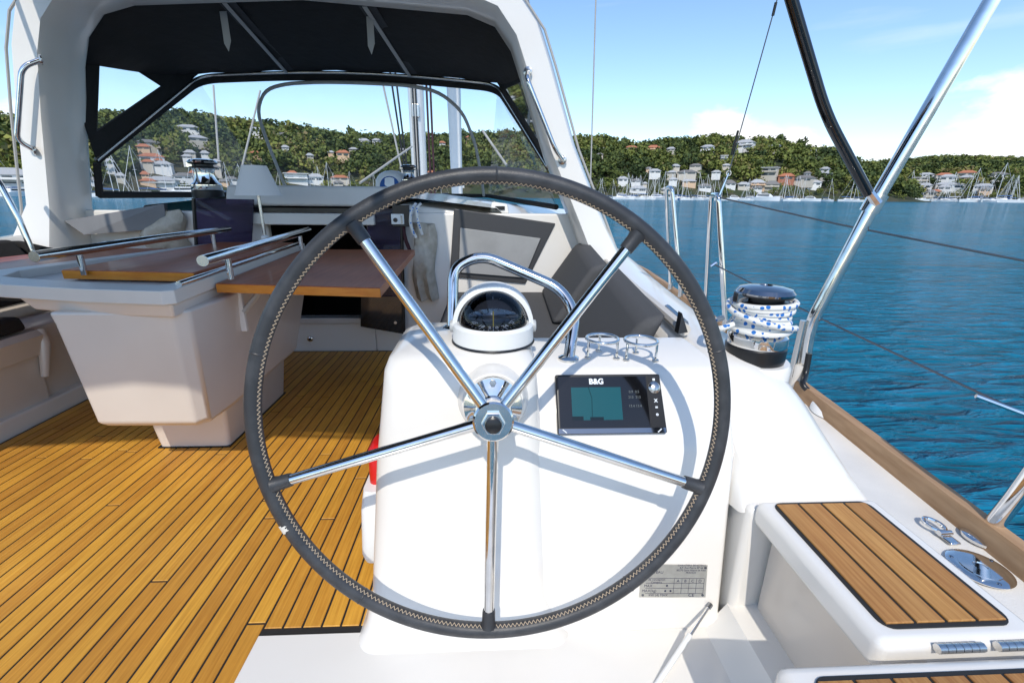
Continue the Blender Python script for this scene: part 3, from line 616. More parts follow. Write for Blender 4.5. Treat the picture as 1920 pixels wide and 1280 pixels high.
# bulkhead window beside the seat
fr=[at(851,391,y=3.045),at(1042,419,y=3.045),at(985,532,y=3.045),at(843,519,y=3.045)]
pn=[at(863,427,y=3.03),at(1014,447,y=3.03),at(983,521,y=3.03),at(860,511,y=3.03)]
fo=MB().prism(fr,(0,.03,0)).build('window_frame','frame_dark',yacht,smooth=0,bevel=.006)
MB().prism(pn,(0,.01,0)).build('pane','pane_grey',fo,smooth=0,bevel=.004)
# rope pouches by the companionway
def pouch(x0,x1,z0,z1,yf,name='rope_pouch'):
    b=MB(); secs=[]
    for k in range(9):
        t=k/8; z_=z1+(z0-z1)*t; bul=.035+.065*math.sin(t*2.6)**1.2; w=(x1-x0)*(.5+.03*math.sin(t*9)); cx=(x0+x1)/2+.012*math.sin(t*7)
        secs.append([(cx-w,BY-.012,z_),(cx-w*.98,BY-bul*.7,z_+.01),(cx-w*.45,BY-bul*1.05,z_-.006),(cx,BY-bul,z_+.008),(cx+w*.45,BY-bul*1.08,z_-.005),(cx+w*.98,BY-bul*.6,z_+.006),(cx+w,BY-.012,z_)])
    b.loft(secs,cap=False); b.f.append(tuple(range(7))); b.f.append(tuple(range(56,63)))
    b.v=[(p[0]+random.uniform(-.004,.004),min(p[1]+.012*math.sin(p[0]*95+p[2]*12),BY-.008),p[2]+random.uniform(-.004,.004)) for p in b.v]
    return tag(b.build(name,'bag_cloth',None,smooth=60),None,None)
tag(pouch(-.50,-.36,.37,.86,0),'sagging beige canvas rope pouch hanging beside the starboard companionway door','pouch')
tag(pouch(-2.16,-1.92,.70,.93,0),'crumpled beige canvas pouch hanging on the bulkhead behind the port table rail','pouch')
t=thing('halyard_tails','dark red and blue flecked rope tails hanging above the starboard rope pouch','rope')
MB().tube(fillet([(-.53,3.03,.97),(-.55,2.99,.9),(-.545,2.985,.78),(-.52,3.0,.70)],.05),.012,8).build('rope_tail','rope_dark',t)
MB().tube(fillet([(-.47,3.03,.985),(-.495,2.97,.95),(-.50,2.96,.85),(-.47,2.97,.78)],.04),.010,8).build('rope_tail','rope',t)
MB().tube(fillet([(-.44,3.03,.985),(-.46,2.97,.96),(-.45,2.95,.88),(-.43,2.97,.80)],.04),.009,8).build('rope_tail','rope',t)
# ================================================================ FITTINGS (things of their own)
# ---- steering wheel
wheel=thing('steering_wheel','large black leather wrapped steering wheel with five steel spokes','steering wheel',loc=HUB)
WX=Vector((1,0,0))
def wp(r,ang,d=0): return HUB+WX*(r*math.cos(ang))+WU*(r*math.sin(ang))+WN_*d
RM=.4545; rr_=.0155
rim=MB(); rim.tube([wp(RM,2*math.pi*k/160) for k in range(160)],rr_,16,closed=True); rim=keep(rim.build('rim','leather',None,smooth=80),wheel)
sp0=R_(-91.5)
for k in range(5):
    a=sp0+k*2*math.pi/5
    keep(MB().tube([wp(.03,a,-.004),wp(.20,a,-.002),wp(RM-.012,a)],[.0115,.0111,.0106],14).build('spoke','steel',None,smooth=60),wheel)
    sl_=MB(); sl_.tube([wp(RM-.046,a),wp(RM-.040,a),wp(RM-.022,a),wp(RM-.010,a)],[.0128,.0134,.0138,.017],14); keep(sl_.build('sleeve','leather',None,smooth=70),wheel)
# zigzag stitching along the inside of the rim
st=MB(); n=640
def stp(k):
    a=2*math.pi*k/n; s_=.0036 if k%2 else -.0030; phi_=R_(-28)+s_/rr_*1.0
    rad=RM-(rr_+.0006)*math.cos(phi_); return HUB+(WX*math.cos(a)+WU*math.sin(a))*rad-WN_*((rr_+.0006)*-math.sin(phi_))
pts=[stp(k) for k in range(n)]
for k in range(n):
    a=2*math.pi*k/n
    if min(abs((a-sp0-j*2*math.pi/5+math.pi)%(2*math.pi)-math.pi) for j in range(5))<.035: continue
    st.tube([pts[k],pts[(k+1)%n]],.0007,4,cap=False)
keep(st.build('stitching','thread',rim,smooth=0),wheel); bpy.data.objects['stitching'].parent=rim
bpy.data.objects['stitching'].matrix_parent_inverse=Matrix.Identity(4); bpy.data.objects['stitching']['kind']='stuff'
for a in (R_(89),R_(-52),R_(-126),R_(17),R_(163)):   # butt seams in the leather
    keep(MB().tube([wp(RM,a-.004),wp(RM,a),wp(RM,a+.004)],[rr_+.0002,rr_+.0010,rr_+.0002],16,cap=False).build('seam','leather',None),wheel)
# worn patch where the leather has rubbed through
b=MB(); pa=math.atan2(752-957,518-920)
a0=R_(207.5)
vs=[];fs=[]
for i in range(7):
    for j in range(7):
        aa=a0+(i-3)*.0065; ph=R_(185+(j-3)*11+ (6 if i%2 else -4)); rad=RM-(rr_+.0007)*math.cos(ph-math.pi)*-1*-1
        ph2=R_(-62+(j-3)*14+(5*math.sin(i*2.1)))
        rad=RM+(rr_+.0007)*math.cos(ph2); vs.append(HUB+(WX*math.cos(aa)+WU*math.sin(aa))*rad+WN_*((rr_+.0007)*math.sin(ph2)))
for i in range(6):
    for j in range(6):
        if (i in(0,5) and j in(0,5,1)) or (i==2 and j==0): continue
        fs.append((i*7+j,i*7+j+1,(i+1)*7+j+1,(i+1)*7+j))
b.add(vs,fs); keep(b.build('worn_patch','wear',None),wheel)
hub=keep(MB().lathe([(.036,-.020),(.0395,-.017),(.0395,.012),(.030,.02),(.026,.06),(.030,.075)],HUB,WN_,40).build('hub','steel',None),wheel)
for nm,prof,mt,sg in (('hub_nut',[(.021,-.034),(.0225,-.032),(.0225,-.018)],'steel',6),('hub_cap',[(.012,-.044),(.0155,-.042),(.0165,-.033)],'black_plastic',24)):
    o=keep(MB().lathe(prof,HUB,WN_,sg).build(nm,mt,None,smooth=35),wheel)
fl=keep(MB().lathe([(.030,.07),(.045,.078),(.062,.082),(.064,.092),(.064,.11)],HUB,WN_,40).build('shaft_flange','steel',None),wheel)
for k in range(6):
    q=wp(.053,R_(90+60*k),.080); keep(MB().lathe([(.007,-.007),(.0075,-.004),(.0075,.004)],q,WN_,6).build('flange_bolt','steel_dull',None,smooth=0),wheel)
# ---- compass
CP=Vector((.006,1.085,.700)); comp=thing('compass','white binnacle compass with domed glass and black card on the pedestal','compass',loc=CP)
k_=MB().lathe([(.101,0),(.103,.004),(.101,.008)],CP,(0,0,1),48); keep(k_.build('gasket','black_plastic',None),comp)
keep(MB().lathe([(.0995,.006),(.100,.012),(.0985,.045),(.092,.052),(.084,.050),(.082,.03)],CP,(0,0,1),48).build('housing','white_plastic',None,smooth=35),comp)
TI=Vector((0,-.16,.98)).normalized(); CC=CP+Vector((0,-.004,.046))
keep(MB().lathe([(.078,-.006),(.076,.006),(.070,.010),(.001,.012)],CC,TI,48).build('card','black_gloss',None,smooth=35),comp)
for k in range(36):
    a=R_(k*10); u=Vector((math.cos(a),0,0))+TI.cross(Vector((1,0,0)))*math.sin(a); L_=.010 if k%3==0 else .006
    q0=CC+TI*.0122+u*.068; q1=CC+TI*.0122+u*(.068-L_); wv=TI.cross(u)*.0009
    keep(MB().add([q0-wv,q0+wv,q1+wv,q1-wv],[(0,1,2,3)]).build('card_tick','logo',None,smooth=0),comp)
for s,an in (('210',-90),('24',-56),('18',-124),('27',-24),('15',-156)):
    a=R_(an); u=Vector((1,0,0))*math.cos(a)+TI.cross(Vector((1,0,0)))*math.sin(a); yv=-u; xv=yv.cross(TI)
    text(s,.017,'card_number','logo',frame(CC+TI*.0126+u*.050,xv,yv),comp)
keep(MB().tube([CC+TI*.013+Vector((0,-.066,0)),CC+TI*.045+Vector((0,-.045,.0))],.0012,6).build('lubber_line','yellow',None),comp)
dm=MB(); dm.lathe([(.083*math.cos(R_(a)),.080*math.sin(R_(a))) for a in range(0,91,6)],CC+TI*.004,TI,48); keep(dm.build('glass_dome','dome_glass',None,smooth=80),comp)
keep(MB().lathe([(.081*math.cos(R_(a)),.078*math.sin(R_(a))) for a in range(0,91,6)],CC+TI*.004+Vector((0,.004,0)),TI,48).build('bowl','dome_dark',None,smooth=80),comp) if False else None
# hood: a white half ring over the dome
hd=MB(); secs=[]
for k in range(25):
    a=math.pi*k/24; c=Vector((math.cos(a),0,math.sin(a)))
    cc=CP+Vector((0,.022,.040)); f=Vector((0,-1,0))
    secs.append([cc+c*.089+f*.030,cc+c*.100+f*.026,cc+c*.101-f*.03,cc+c*.090-f*.034])
hd.loft(secs,close=True); keep(hd.build('hood','white_plastic',None,smooth=40),comp)
for sx in (-1,1): keep(MB().lathe([(.014,0),(.016,.003),(.015,.012),(.010,.014)],CP+Vector((sx*.094,.012,.036)),(sx,0,0),20).build('hood_knob','grey_plastic',None),comp)
# ---- pedestal guard rail
g=thing('guard_rail','bent stainless steel grab rail arching behind the compass','grab rail')
gp=[(-.108,1.235,.695),(-.108,1.26,.80),(-.02,1.30,.895),(.19,1.22,.80),(.212,1.15,.72),(.206,1.10,.648)]
gp=[at(848,614,z=.70),at(850,500,y=1.27),at(905,478,y=1.28),at(1050,540,y=1.22),at(1080,590,y=1.17),at(1066,672,z=.648)]
MB().tube(fillet(gp,.05,8),.0152,14).build('rail','steel',g,smooth=80)
for q in (gp[0],gp[-1]): MB().lathe([(.027,-.004),(.027,.003),(.018,.008)],q,(0,0,1),24).build('rail_foot','steel',g)
# ---- chart plotter on the sloping face
PU=Vector((0,.083,.122)).normalized(); PXv=Vector((1,0,0)); PN=PXv.cross(PU)      # PN points aft/up
PO=Vector((.283,.984,.573))
PO=PO-PN*((PO-Vector((.28,.945,.51))).dot(PN))           # on the console face
plot=thing('chart_plotter','black chart plotter with teal chart screen set into the console face','chart plotter',loc=PO)
def pl(u,v,d=0): return PO+PXv*u+PU*v+PN*d
def slab(name,u0,u1,v0,v1,d0,d1,mt,bev=0,par=plot,sk=0):
    b=MB(); b.hexa([pl(u0,v0,d0),pl(u1+sk,v0,d0),pl(u1,v1,d0),pl(u0,v1,d0)],[pl(u0,v0,d1),pl(u1+sk,v0,d1),pl(u1,v1,d1),pl(u0,v1,d1)]); return keep(b.build(name,mt,None,smooth=0,bevel=bev),par)
slab('housing',-.128,.128,-.072,.070,-.01,.014,'black_plastic',.004,sk=.004)
slab('glass',-.122,.092,-.058,.064,.014,.0150,'black_gloss')
slab('bottom_strip',-.126,.128,-.071,-.0595,.0141,.0152,'chrome_dark')
slab('button_panel',.096,.126,-.058,.066,.014,.0152,'black_plastic')
slab('chart_screen',-.092,.028,-.040,.038,.0151,.0154,'screen')
slab('screen_inset',-.092,-.066,-.040,-.031,.0155,.0157,'screen_dark')
slab('screen_inset',-.050,-.018,-.040,-.033,.0155,.0157,'screen_dark')
keep(MB().tube([pl(-.05,.038,.0156),pl(-.043,.012,.0156),pl(-.045,-.034,.0156)],.0006,4).build('track_line','screen_dark',None),plot)
text('B&G',.0185,'logo','logo',frame(pl(-.030,.0515,.0154),PXv,PU),plot,bold=.0006)
for s,u,v in (('0.9  0.5',.060,.026),('213  213',.060,.013),('13.4 13.4',.060,-.008)): text(s,.0085,'readout','digits',frame(pl(u,v,.0154),PXv,PU),plot)
keep(MB().lathe([(.0145,0),(.0145,.003),(.011,.006),(.0085,.008)],pl(.110,.036,.0150),PN,28).build('control_knob','steel_dull',None),plot)
for v,s in ((.055,'\u2261'),(.004,'X'),(-.012,'='),(-.028,'o')): text(s,.011,'button_mark','logo',frame(pl(.111,v,.0156),PXv,PU),plot,bold=.0004)
for u,v,an in ((-.112,-.065,-.7),(.113,-.066,.7)):
    d_=PXv*math.cos(an)*.006+PU*math.sin(an)*.006; keep(MB().tube([pl(u,v,.0158)-d_,pl(u,v,.0158)+d_],.0013,6).build('screw_glint','logo',None),plot)
# ---- two cup holders
def cup(px,py,lab):
    c=at(px,py,z=.648); t=thing('cup_holder',lab,'cup holder','wire cup holders on the console',c)
    R0=.041; zt=.047
    keep(MB().tube([c+Vector((R0*math.cos(2*math.pi*k/40),R0*math.sin(2*math.pi*k/40)+.006,zt)) for k in range(40)],.0042,10,closed=True).build('ring','steel',None,smooth=80),t)
    for a in (200,330,85):
        q=c+Vector((R0*math.cos(R_(a)),R0*math.sin(R_(a))+.006,0)); keep(MB().tube([q,q+Vector((0,0,zt))],.0034,8).build('leg','steel',None),t)
        keep(MB().lathe([(.0085,-.001),(.0085,.002),(.005,.004)],q,(0,0,1),14).build('foot','steel_dull',None),t)
cup(1128,668,'stainless wire cup holder standing next to the grab rail foot'); cup(1200,672,'stainless wire cup holder standing nearer the winch, beyond its twin')
# ---- builder's plate, gas strut, red pocket
FN=Vector((0,-.433,.055)).normalized()
def fc(px,py,d=.0):  # point on the console's lower aft face
    dd=Vector(ray(px,py)); p0=Vector((0,.87,.04)); nrm=Vector((0,-.43,.055)).normalized(); t=(p0-Vector((0,0,EYE))).dot(nrm)/dd.dot(nrm); return Vector((0,0,EYE))+dd*t+nrm*d
q=[fc(1198,1118,.001),fc(1322,1118,.001),fc(1326,1058,.001),fc(1203,1056,.001)]
bp=thing('builders_plate','small metal builder plate with a printed table on the console','plate',loc=q[0])
b=MB(); nrm=Vector((0,-.43,.055)).normalized(); b.prism(q,nrm*.0012); keep(b.build('plate','plate',None,smooth=0),bp)
ex=(q[1]-q[0]).normalized(); ey=(q[3]-q[0]).normalized(); Wp=(q[1]-q[0]).length; Hp=(q[3]-q[0]).length; qo=q[0]+nrm*.0014
def pp(u,v): return qo+ex*(u*Wp)+ey*(v*Hp)
for s,u,v,sz in (('CHANTIERS BENETEAU\nB.P. Rue Pierre BP 66\n85270 Saint Hilaire de Riez\nFRANCE',.74,.86,.0068),('BATEAU',.22,.76,.010),('de conception\nCategory',.24,.50,.0075),('A',.56,.5,.011),('B',.67,.5,.011),('C',.78,.5,.011),('D',.89,.5,.011),('MAX',.12,.35,.010),('MAX(kg)',.14,.20,.010),('kW (4) MAX',.28,.07,.009),('CE',.78,.07,.013)):
    text(s,sz,'lettering','ink',frame(pp(u,v),ex,ey),bp,ext=.0001)
for v in (.12,.28,.43,.58): keep(MB().hexa(*[[pp(.08,v)+nrm*d,pp(.95,v)+nrm*d,pp(.95,v+.008)+nrm*d,pp(.08,v+.008)+nrm*d] for d in (0,.0003)]).build('rule','ink',None,smooth=0),bp)
for u in (.50,.615,.725,.835,.95): keep(MB().hexa(*[[pp(u,.13)+nrm*d,pp(u+.004,.13)+nrm*d,pp(u+.004,.57)+nrm*d,pp(u,.57)+nrm*d] for d in (0,.00035)]).build('rule','ink',None,smooth=0),bp)
for u,v in ((.40,.36),(.38,.20),(.46,.20)): keep(MB().lathe([(.0026,0),(.0026,.0004)],pp(u,v),nrm,10).build('pictogram','ink',None),bp)
for u,v in ((.05,.07),(.95,.07),(.95,.90)): keep(MB().lathe([(.0035,0),(.003,.0012)],pp(u,v),nrm,10).build('rivet','chrome_dark',None),bp)
gs=thing('gas_strut','thin steel gas strut leaning from the helm floor to the console','strut')
e0,e1=at(1331,1134,y=.865),at(1225,1292,z=.0); mid=e0.lerp(e1,.38)
MB().tube([e0,mid],.0042,10).build('rod','steel',gs); MB().tube([mid,e1],.0062,10).build('cylinder','white_plastic',gs); MB().tube([e0-(e1-e0).normalized()*.004,e0+(e1-e0).normalized()*.008],.0065,8).build('end_fitting','chrome_dark',gs)
rp=thing('safety_pocket','white open pocket on the console side holding a red item','pocket')
b=MB(); b.loft([rrect(-.345,-.285,1.0,1.14,.10,.02),rrect(-.348,-.275,.99,1.15,.13,.02),rrect(-.338,-.262,.99,1.15,.27,.02),rrect(-.330,-.258,1.0,1.16,.325,.02)],close=True); b.build('pocket','white_plastic',rp,smooth=50)
b=MB(); b.loft([rrect(-.322,-.262,1.03,1.12,.30,.02),rrect(-.318,-.256,1.03,1.12,.42,.02),rrect(-.305,-.262,1.04,1.11,.435,.02)],close=True); b.build('red_item','red',rp,smooth=50)
# ---- winches
def winch(c,s,lab,chrome='steel',loaded=False):
    t=thing('winch',lab,'winch',loc=c)
    for nm,pr,mt in (('base',[(.092,0),(.094,.01),(.094,.05),(.090,.055)],'black_plastic'),('skirt',[(.091,.055),(.093,.06),(.092,.088),(.080,.100)],'steel'),('drum',[(.078,.098),(.070,.11),(.062,.13),(.060,.17),(.064,.19)],'steel_dull' if loaded else chrome),
      ('jaw',[(.064,.19),(.080,.194),(.082,.200),(.060,.204),(.060,.214),(.084,.219),(.086,.225)],'black_plastic'),('cap',[(.086,.225),(.088,.231),(.078,.243),(.05,.250),(.02,.252),(.018,.248)],chrome)):
        keep(MB().lathe([(r*s,h*s) for r,h in pr],c,(0,0,1),40).build(nm,mt,None,smooth=35),t)
    keep(MB().box(c+Vector((-.100*s,-.02*s,.195*s)),c+Vector((-.06*s,.012*s,.232*s))).build('feeder_arm',chrome,None,smooth=0,bevel=.004),t)
    return t
WC=at(1412,672,z=.60); WC.z=.60
winch(WC,.86,'chrome self-tailing winch with coiled rope on the starboard coaming','chrome_dark',True)
MB().lathe([(.098,-.10),(.10,-.01),(.094,0.0)],WC,(0,0,1),32).build('winch_plinth','gelcoat',yacht)
rp_=MB(); pts=[]
for k in range(0,10*24+1):
    a=2*math.pi*k/24; tt=k/(10*24); rad=(.079-.012*math.sin(tt*3.1))+.002*math.sin(k*.37)+.002*math.sin(k*.11); pts.append(WC+Vector((rad*math.cos(a),rad*math.sin(a),.092+.078*tt+.004*math.sin(k*.26+tt*9))))
rope=thing('rope','white rope with blue flecks wound round the starboard winch','rope',loc=WC)
keep(rp_.tube(pts,.0078,10).build('coil','rope',None,smooth=70),rope)
pts=[]
for k in range(0,30):
    a=R_(-30-k*9.5); pts.append(WC+Vector((.089*math.cos(a),.089*math.sin(a),.105+.075*k/29)))
keep(MB().tube(pts,.0082,8).build('crossing_turn','rope',None,smooth=70),rope)
pts=fillet([WC+Vector((-.088,-.02,.11)),WC+Vector((-.125,-.03,.10)),WC+Vector((-.135,.02,.085)),WC+Vector((-.10,.08,.09)),WC+Vector((-.06,.09,.10))],.04)
keep(MB().tube(pts,.0082,8).build('tail','rope',None,smooth=70),rope)
c=at(392,372,y=3.35); winch(c,1.0,'chrome winch on the port coachroof edge behind the table lamp')
c=at(768,352,y=3.5); winch(c,.62,'small dark winch on the coachroof beside the white ventilator','chrome_dark')
c=at(737,352,y=3.6); v=thing('ventilator','white round cowl ventilator on the coachroof behind the wheel rim','ventilator',loc=c)
keep(MB().lathe([(.125,-.06),(.125,.02),(.115,.06),(.09,.095),(.05,.115),(.01,.12)],c,(0,0,1),28).build('cowl','white_plastic',None,smooth=60),v)
keep(MB().lathe([(.07,0),(.068,.004)],c+Vector((0,-.118,.01)),(0,-1,.25),24).build('opening','blue_line',None),v)
# ---- teak topped helm seat locker lids
def lid(x0,x1,y0,y1,z,lab,planks,px0,px1,py0,py1,hinges=()):
    t=thing('helm_seat',lab,'seat',loc=(x0,y0,z))
    keep(MB().box((x0,y0,z-.062),(x1,y1,z)).build('lid','gelcoat',None,smooth=0,bevel=.018,seg=3),t)
    keep(MB().box((x0+.05,y0+.01,-.0),(x1-.02,y1-.02,z-.062)).build('locker','gelcoat_beige',None,smooth=0),t)
    rc=rrect(px0,px1,py0,py1,z+.0005,.022); keep(MB().prism(rc,(0,0,.0025)).build('caulking','caulk',None,smooth=0),t)
    wdt=(px1-px0-.012)/planks
    for k in range(planks):
        a=px0+.008+k*wdt; o=plank(a,a+wdt-.006,py0+.008,py1-.008,z+.001,z+.0062,None,'teak_seat'); keep(o,t)
    for hx in hinges:
        h=MB(); 
        for j in range(6): h.tube([(hx+j*.0128,y0-.006,z-.004),(hx+j*.0128+.0118,y0-.006,z-.004)],.0075,8)
        keep(h.build('hinge','steel_dull',None,smooth=50),t)
lid(.612,.90,.508,.868,.38,'white seat lid with four teak slats beside the winch coaming',4,.640,.866,.533,.850,(.70,.80))
lid(.425,1.02,-.12,.487,.38,'white seat lid with a wide row of teak slats, hinged to its neighbour',9,.462,.985,-.10,.462)
# ---- deck hardware on the starboard side deck
c=at(1768,1003,z=.345); pe=thing('padeye','folding steel padeye on the side deck beside the seat','padeye',loc=c)
keep(MB().box(c+Vector((-.012,-.03,0)),c+Vector((.012,.012,.005))).build('base_plate','steel',None,smooth=0,bevel=.003),pe)
keep(MB().tube([c+Vector((-.014,-.002,.008)),c+Vector((.014,-.002,.008))],.006,10).build('knuckle','steel',None),pe)
keep(MB().tube([c+Vector((.016*math.cos(a),.024+.022*math.sin(a),.009)) for a in [2*math.pi*k/20 for k in range(20)]],.0042,8,closed=True).build('loop','steel',None),pe)
c=at(1836,1066,z=.3445); fc_=thing('deck_filler','round polished steel deck filler cap beside the seat','filler cap',loc=c)
keep(MB().lathe([(.050,0),(.052,.003),(.046,.006),(.036,.0062)],c,(0,0,1),40).build('flange','steel',None),fc_)
keep(MB().lathe([(.034,.005),(.034,.0075),(.012,.008),(.010,.003)],c,(0,0,1),32).build('cap','steel',None),fc_)
for a in (20,140,260): keep(MB().lathe([(.004,.006),(.003,.0075)],c+Vector((.043*math.cos(R_(a)),.043*math.sin(R_(a)),0)),(0,0,1),8).build('screw','chrome_dark',None),fc_)
c=at(1842,1010,z=.345); pr=thing('pushpit_rail','polished steel stern rail post rising from the side deck','rail',loc=c)
keep(MB().lathe([(.036,0),(.036,.006),(.024,.012)],c,(0,0,1),28).build('foot','steel',None),pr)
keep(MB().tube([c,at(1905,930,y=c.y-.01),at(1985,820,y=c.y-.04),at(2100,640,y=c.y-.06)],.0165,14).build('post','steel',None,smooth=80),pr)
c=at(1546,775,z=.345); cl_=thing('cable_gland','white clam shaped cable cover screwed to the side deck','deck fitting',loc=c)
b=MB(); secs=[]
for k in range(7):
    t=k/6; w_=.032*math.sin(.5+t*2.1); h_=.034*(1-t)**.6+.002; y_=c.y+.055-.10*t
    secs.append([(c.x-w_,y_,.343),(c.x-w_*.7,y_,.343+h_*.75),(c.x,y_,.343+h_),(c.x+w_*.7,y_,.343+h_*.75),(c.x+w_,y_,.343)])
b.loft(secs,cap=False); b.f.append((0,1,2,3,4)); keep(b.build('cover','white_plastic',None,smooth=60),cl_)
keep(MB().lathe([(.006,0),(.004,.003)],Vector((c.x,c.y-.02,.362)),(0,-.3,1),8).build('screw','steel_dull',None),cl_)
# ---- bimini frame tubes at the rail
bf=thing('bimini_support','thick polished steel support tube bent outboard with a hinged dark strut','support tube')
TB=[Vector((1.19,1.56,.36)),Vector((1.172,1.56,.60)),at(1642,375,y=1.52),at(1860,0,y=1.46),at(1990,-225,y=1.42)]
MB().tube(fillet(TB,.07,8),.0215,16).build('main_tube','steel',bf,smooth=80)
jt=TB[2].lerp(TB[3],-.02)
sp=[jt+Vector((-.035,-.01,.03)),at(1548,215,y=1.50),at(1478,-20,y=1.47),at(1440,-160,y=1.45)]
MB().tube(fillet(sp,.08,6),.0165,14).build('strut','black_gloss',bf,smooth=80)
MB().tube([p+Vector((.011,.004,.006)) for p in fillet(sp,.08,6)],.0085,8).build('strut_edge','steel',bf,smooth=80)
dt=(TB[3]-TB[2]).normalized()
MB().tube([jt-dt*.03,jt+dt*.03],.029,16).build('clamp','steel',bf)
MB().tube([jt+Vector((-.005,-.02,0)),jt+Vector((-.045,-.012,.045))],[.016,.012],8).build('hinge_fork','steel',bf)
MB().tube([TB[1]+Vector((-.028,0,-.20)),TB[1]+Vector((-.026,0,.02))],.012,10).build('inner_post','steel_dull',bf)
MB().tube([Vector((1.162,1.555,.36)),Vector((1.162,1.555,.45))],.022,14).build('post_socket','gelcoat_grey',bf)
hz=thing('cable_hose','black cable hose running from the frame tube to the deck cover','hose')
MB().tube(fillet([TB[1]+Vector((.004,-.024,-.10)),TB[1]+Vector((.0,-.034,-.18)),Vector((1.13,1.48,.40)),Vector((c.x+.02,c.y+.10,.372)),Vector((c.x,c.y+.04,.362))],.05),.0105,10).build('hose','black_plastic',hz,smooth=80)
# unseen cloth awning added above the port cockpit to cast the floor shade
bm_=thing('added_bimini','black cloth awning added out of view to shade the port side of the cockpit','awning')
b=MB(); b.loft([[(x,y,2.22+.10*math.sin((x+2.35)/1.95*math.pi)+.03*math.sin((y+.25)/2.9*math.pi)) for x in (-2.35,-2.0,-1.5,-1.0,-.6,-.42)] for y in (-.25,.4,1.1,1.8,2.5,2.80)],cap=False); b.build('cloth','canvas',bm_,solid=.004)
for y in (-.25,1.2,2.8): MB().tube([(-2.42,y,2.15),(-2.35,y,2.215),(-1.4,y,2.31),(-.42,y,2.215),(-.30,y,2.12)],.012,8).build('hoop','steel',bm_)
for x_ in (-2.42,-.30): MB().tube([(x_,-.25,2.15 if x_<-1 else 2.12),(x_,2.8,2.15 if x_<-1 else 2.12),(x_+(.05 if x_<-1 else .30),3.0,2.12)],.012,8).build('side_tube','steel',bm_)
# ---- gate stanchions and lifelines
def ustan(p0,p1,t0,t1,lab):
    t=thing('gate_stanchion',lab,'stanchion','gate stanchions on the starboard rail')
    MB().tube(fillet([p0,t0,t1,p1],.035,7),.0125,10).build('hoop','steel',t,smooth=80)
    for q in (p0,p1): MB().tube([q+Vector((0,0,-.03)),q+Vector((0,0,.03))],.016,10).build('socket','steel_dull',t)
    return t
Y1,Y2=3.05,2.27
a0=Vector((railx(3.25)-.05,3.27,.42)); a1=Vector((railx(3.02)-.05,3.02,.42))
ustan(a0,a1,at(1249,352,y=3.15),at(1260,352,y=3.06),'steel hoop stanchion at the far side of the lifeline gate')
b0=Vector((railx(2.5)-.05,2.52,.42)); b1=Vector((railx(2.2)-.055,2.20,.42))
tp=at(1334,366,y=2.38); tq=at(1347,366,y=2.24)
ustan(b0,b1,tp,tq,'steel hoop stanchion at the near side of the gate with wires attached')
ll=thing('upper_lifeline','upper guard wire running aft from the gate stanchion top','lifeline'); e=at(1925,490,y=1.3)
MB().tube([tq+Vector((0,0,-.01)),tq.lerp(e,.5)+Vector((0,0,-.012)),e],.0035,6).build('wire','wire',ll)
ll=thing('lower_lifeline','lower guard wire running aft past the winch from the gate stanchion','lifeline'); s_=at(1338,495,y=2.24); e=at(1925,778,y=1.0)
MB().tube([s_,s_.lerp(e,.5)+Vector((0,0,-.01)),e],.0035,6).build('wire','wire',ll)
MB().tube([at(1830,742,y=1.05),at(1925,778,y=1.0)],.006,8).build('end_fitting','steel',ll)
for q in (s_,): MB().tube([q+Vector((-.012,0,-.012)),q+Vector((.012,-.004,.008))],.009,8).build('eye','steel',ll)
bs=thing('backstay','thin dark wire rising from the gate stanchion with a turnbuckle','rigging wire')
q0=tq+Vector((.005,0,.0)); q1=at(1366,325,y=2.24); q2=at(1457,0,y=2.15); q3=at(1490,-120,y=2.1)
MB().tube([q1,q2,q3],.0028,6).build('wire','wire',bs); MB().tube([q0,q0.lerp(q1,.55)],.007,8).build('turnbuckle','steel',bs); MB().tube([q0.lerp(q1,.5),q1],.0045,8).build('toggle','steel',bs)
MB().tube([q1+Vector((.011*math.cos(a),0,.011*math.sin(a))) for a in [2*math.pi*k/14 for k in range(14)]],.0028,6,closed=True).build('ring','steel',bs)
MB().tube([at(1372,290,y=2.23),at(1384,245,y=2.22)],.0055,8).build('terminal','black_plastic',bs)
MB().tube([at(1449,30,y=2.155),at(1455,5,y=2.15)],.006,8).build('terminal','black_plastic',bs)
# ---- mast and rigging ahead
ms=thing('mast','white aluminium mast rising from the coachroof ahead of the sprayhood','mast')
def mz(px,py,y): return at(px,py,y=y)
q=mz(787,325,6.8); MB().tube([(q.x,6.8,.9),(q.x,6.8,9)],.105,20).build('spar','mast_paint',ms,smooth=80)
MB().box((q.x-.055,6.655,2.0),(q.x+.055,6.70,2.16)).build('mast_collar','steel_dull',ms,smooth=0,bevel=.01)
for k,(xa,xb) in enumerate(((-.075,-.06),(-.03,-.03),(.0,.0),(.03,.035))): MB().tube([(q.x+xa*.5,6.66,1.0),(q.x+xb,6.67,9)],.010,6).build('halyard','black_plastic' if k%2 else 'webbing',ms)
for xa,xb,yb in ((-.28,-.62,6.2),(-.22,-.40,6.3),(-.16,-.30,6.4)): MB().tube([(q.x+xa*.3-.05,6.5,1.0),(q.x+xb,yb,4.2)],.012,6).build('line','webbing' if xa<-.25 else 'black_plastic',ms)
for xa in (.16,.21): MB().tube([(q.x+xa,6.7,.95),(q.x+xa-.03,6.75,9)],.014,6).build('line','rope_dark',ms)
fs_=thing('furled_sail','white furled headsail standing upright beyond the mast','sail'); q=mz(856,300,9.5)
MB().tube([(q.x,9.5,.5),(q.x-.02,9.5,3),(q.x-.05,9.4,9)],[.10,.13,.10],12).build('roll','sailcloth',fs_)
def line(name,lab,a,b_,r,mt='webbing'):
    t=thing(name,lab,'rope' if mt!='wire' else 'rigging wire'); MB().tube([a,b_],r,6).build('line',mt,t)
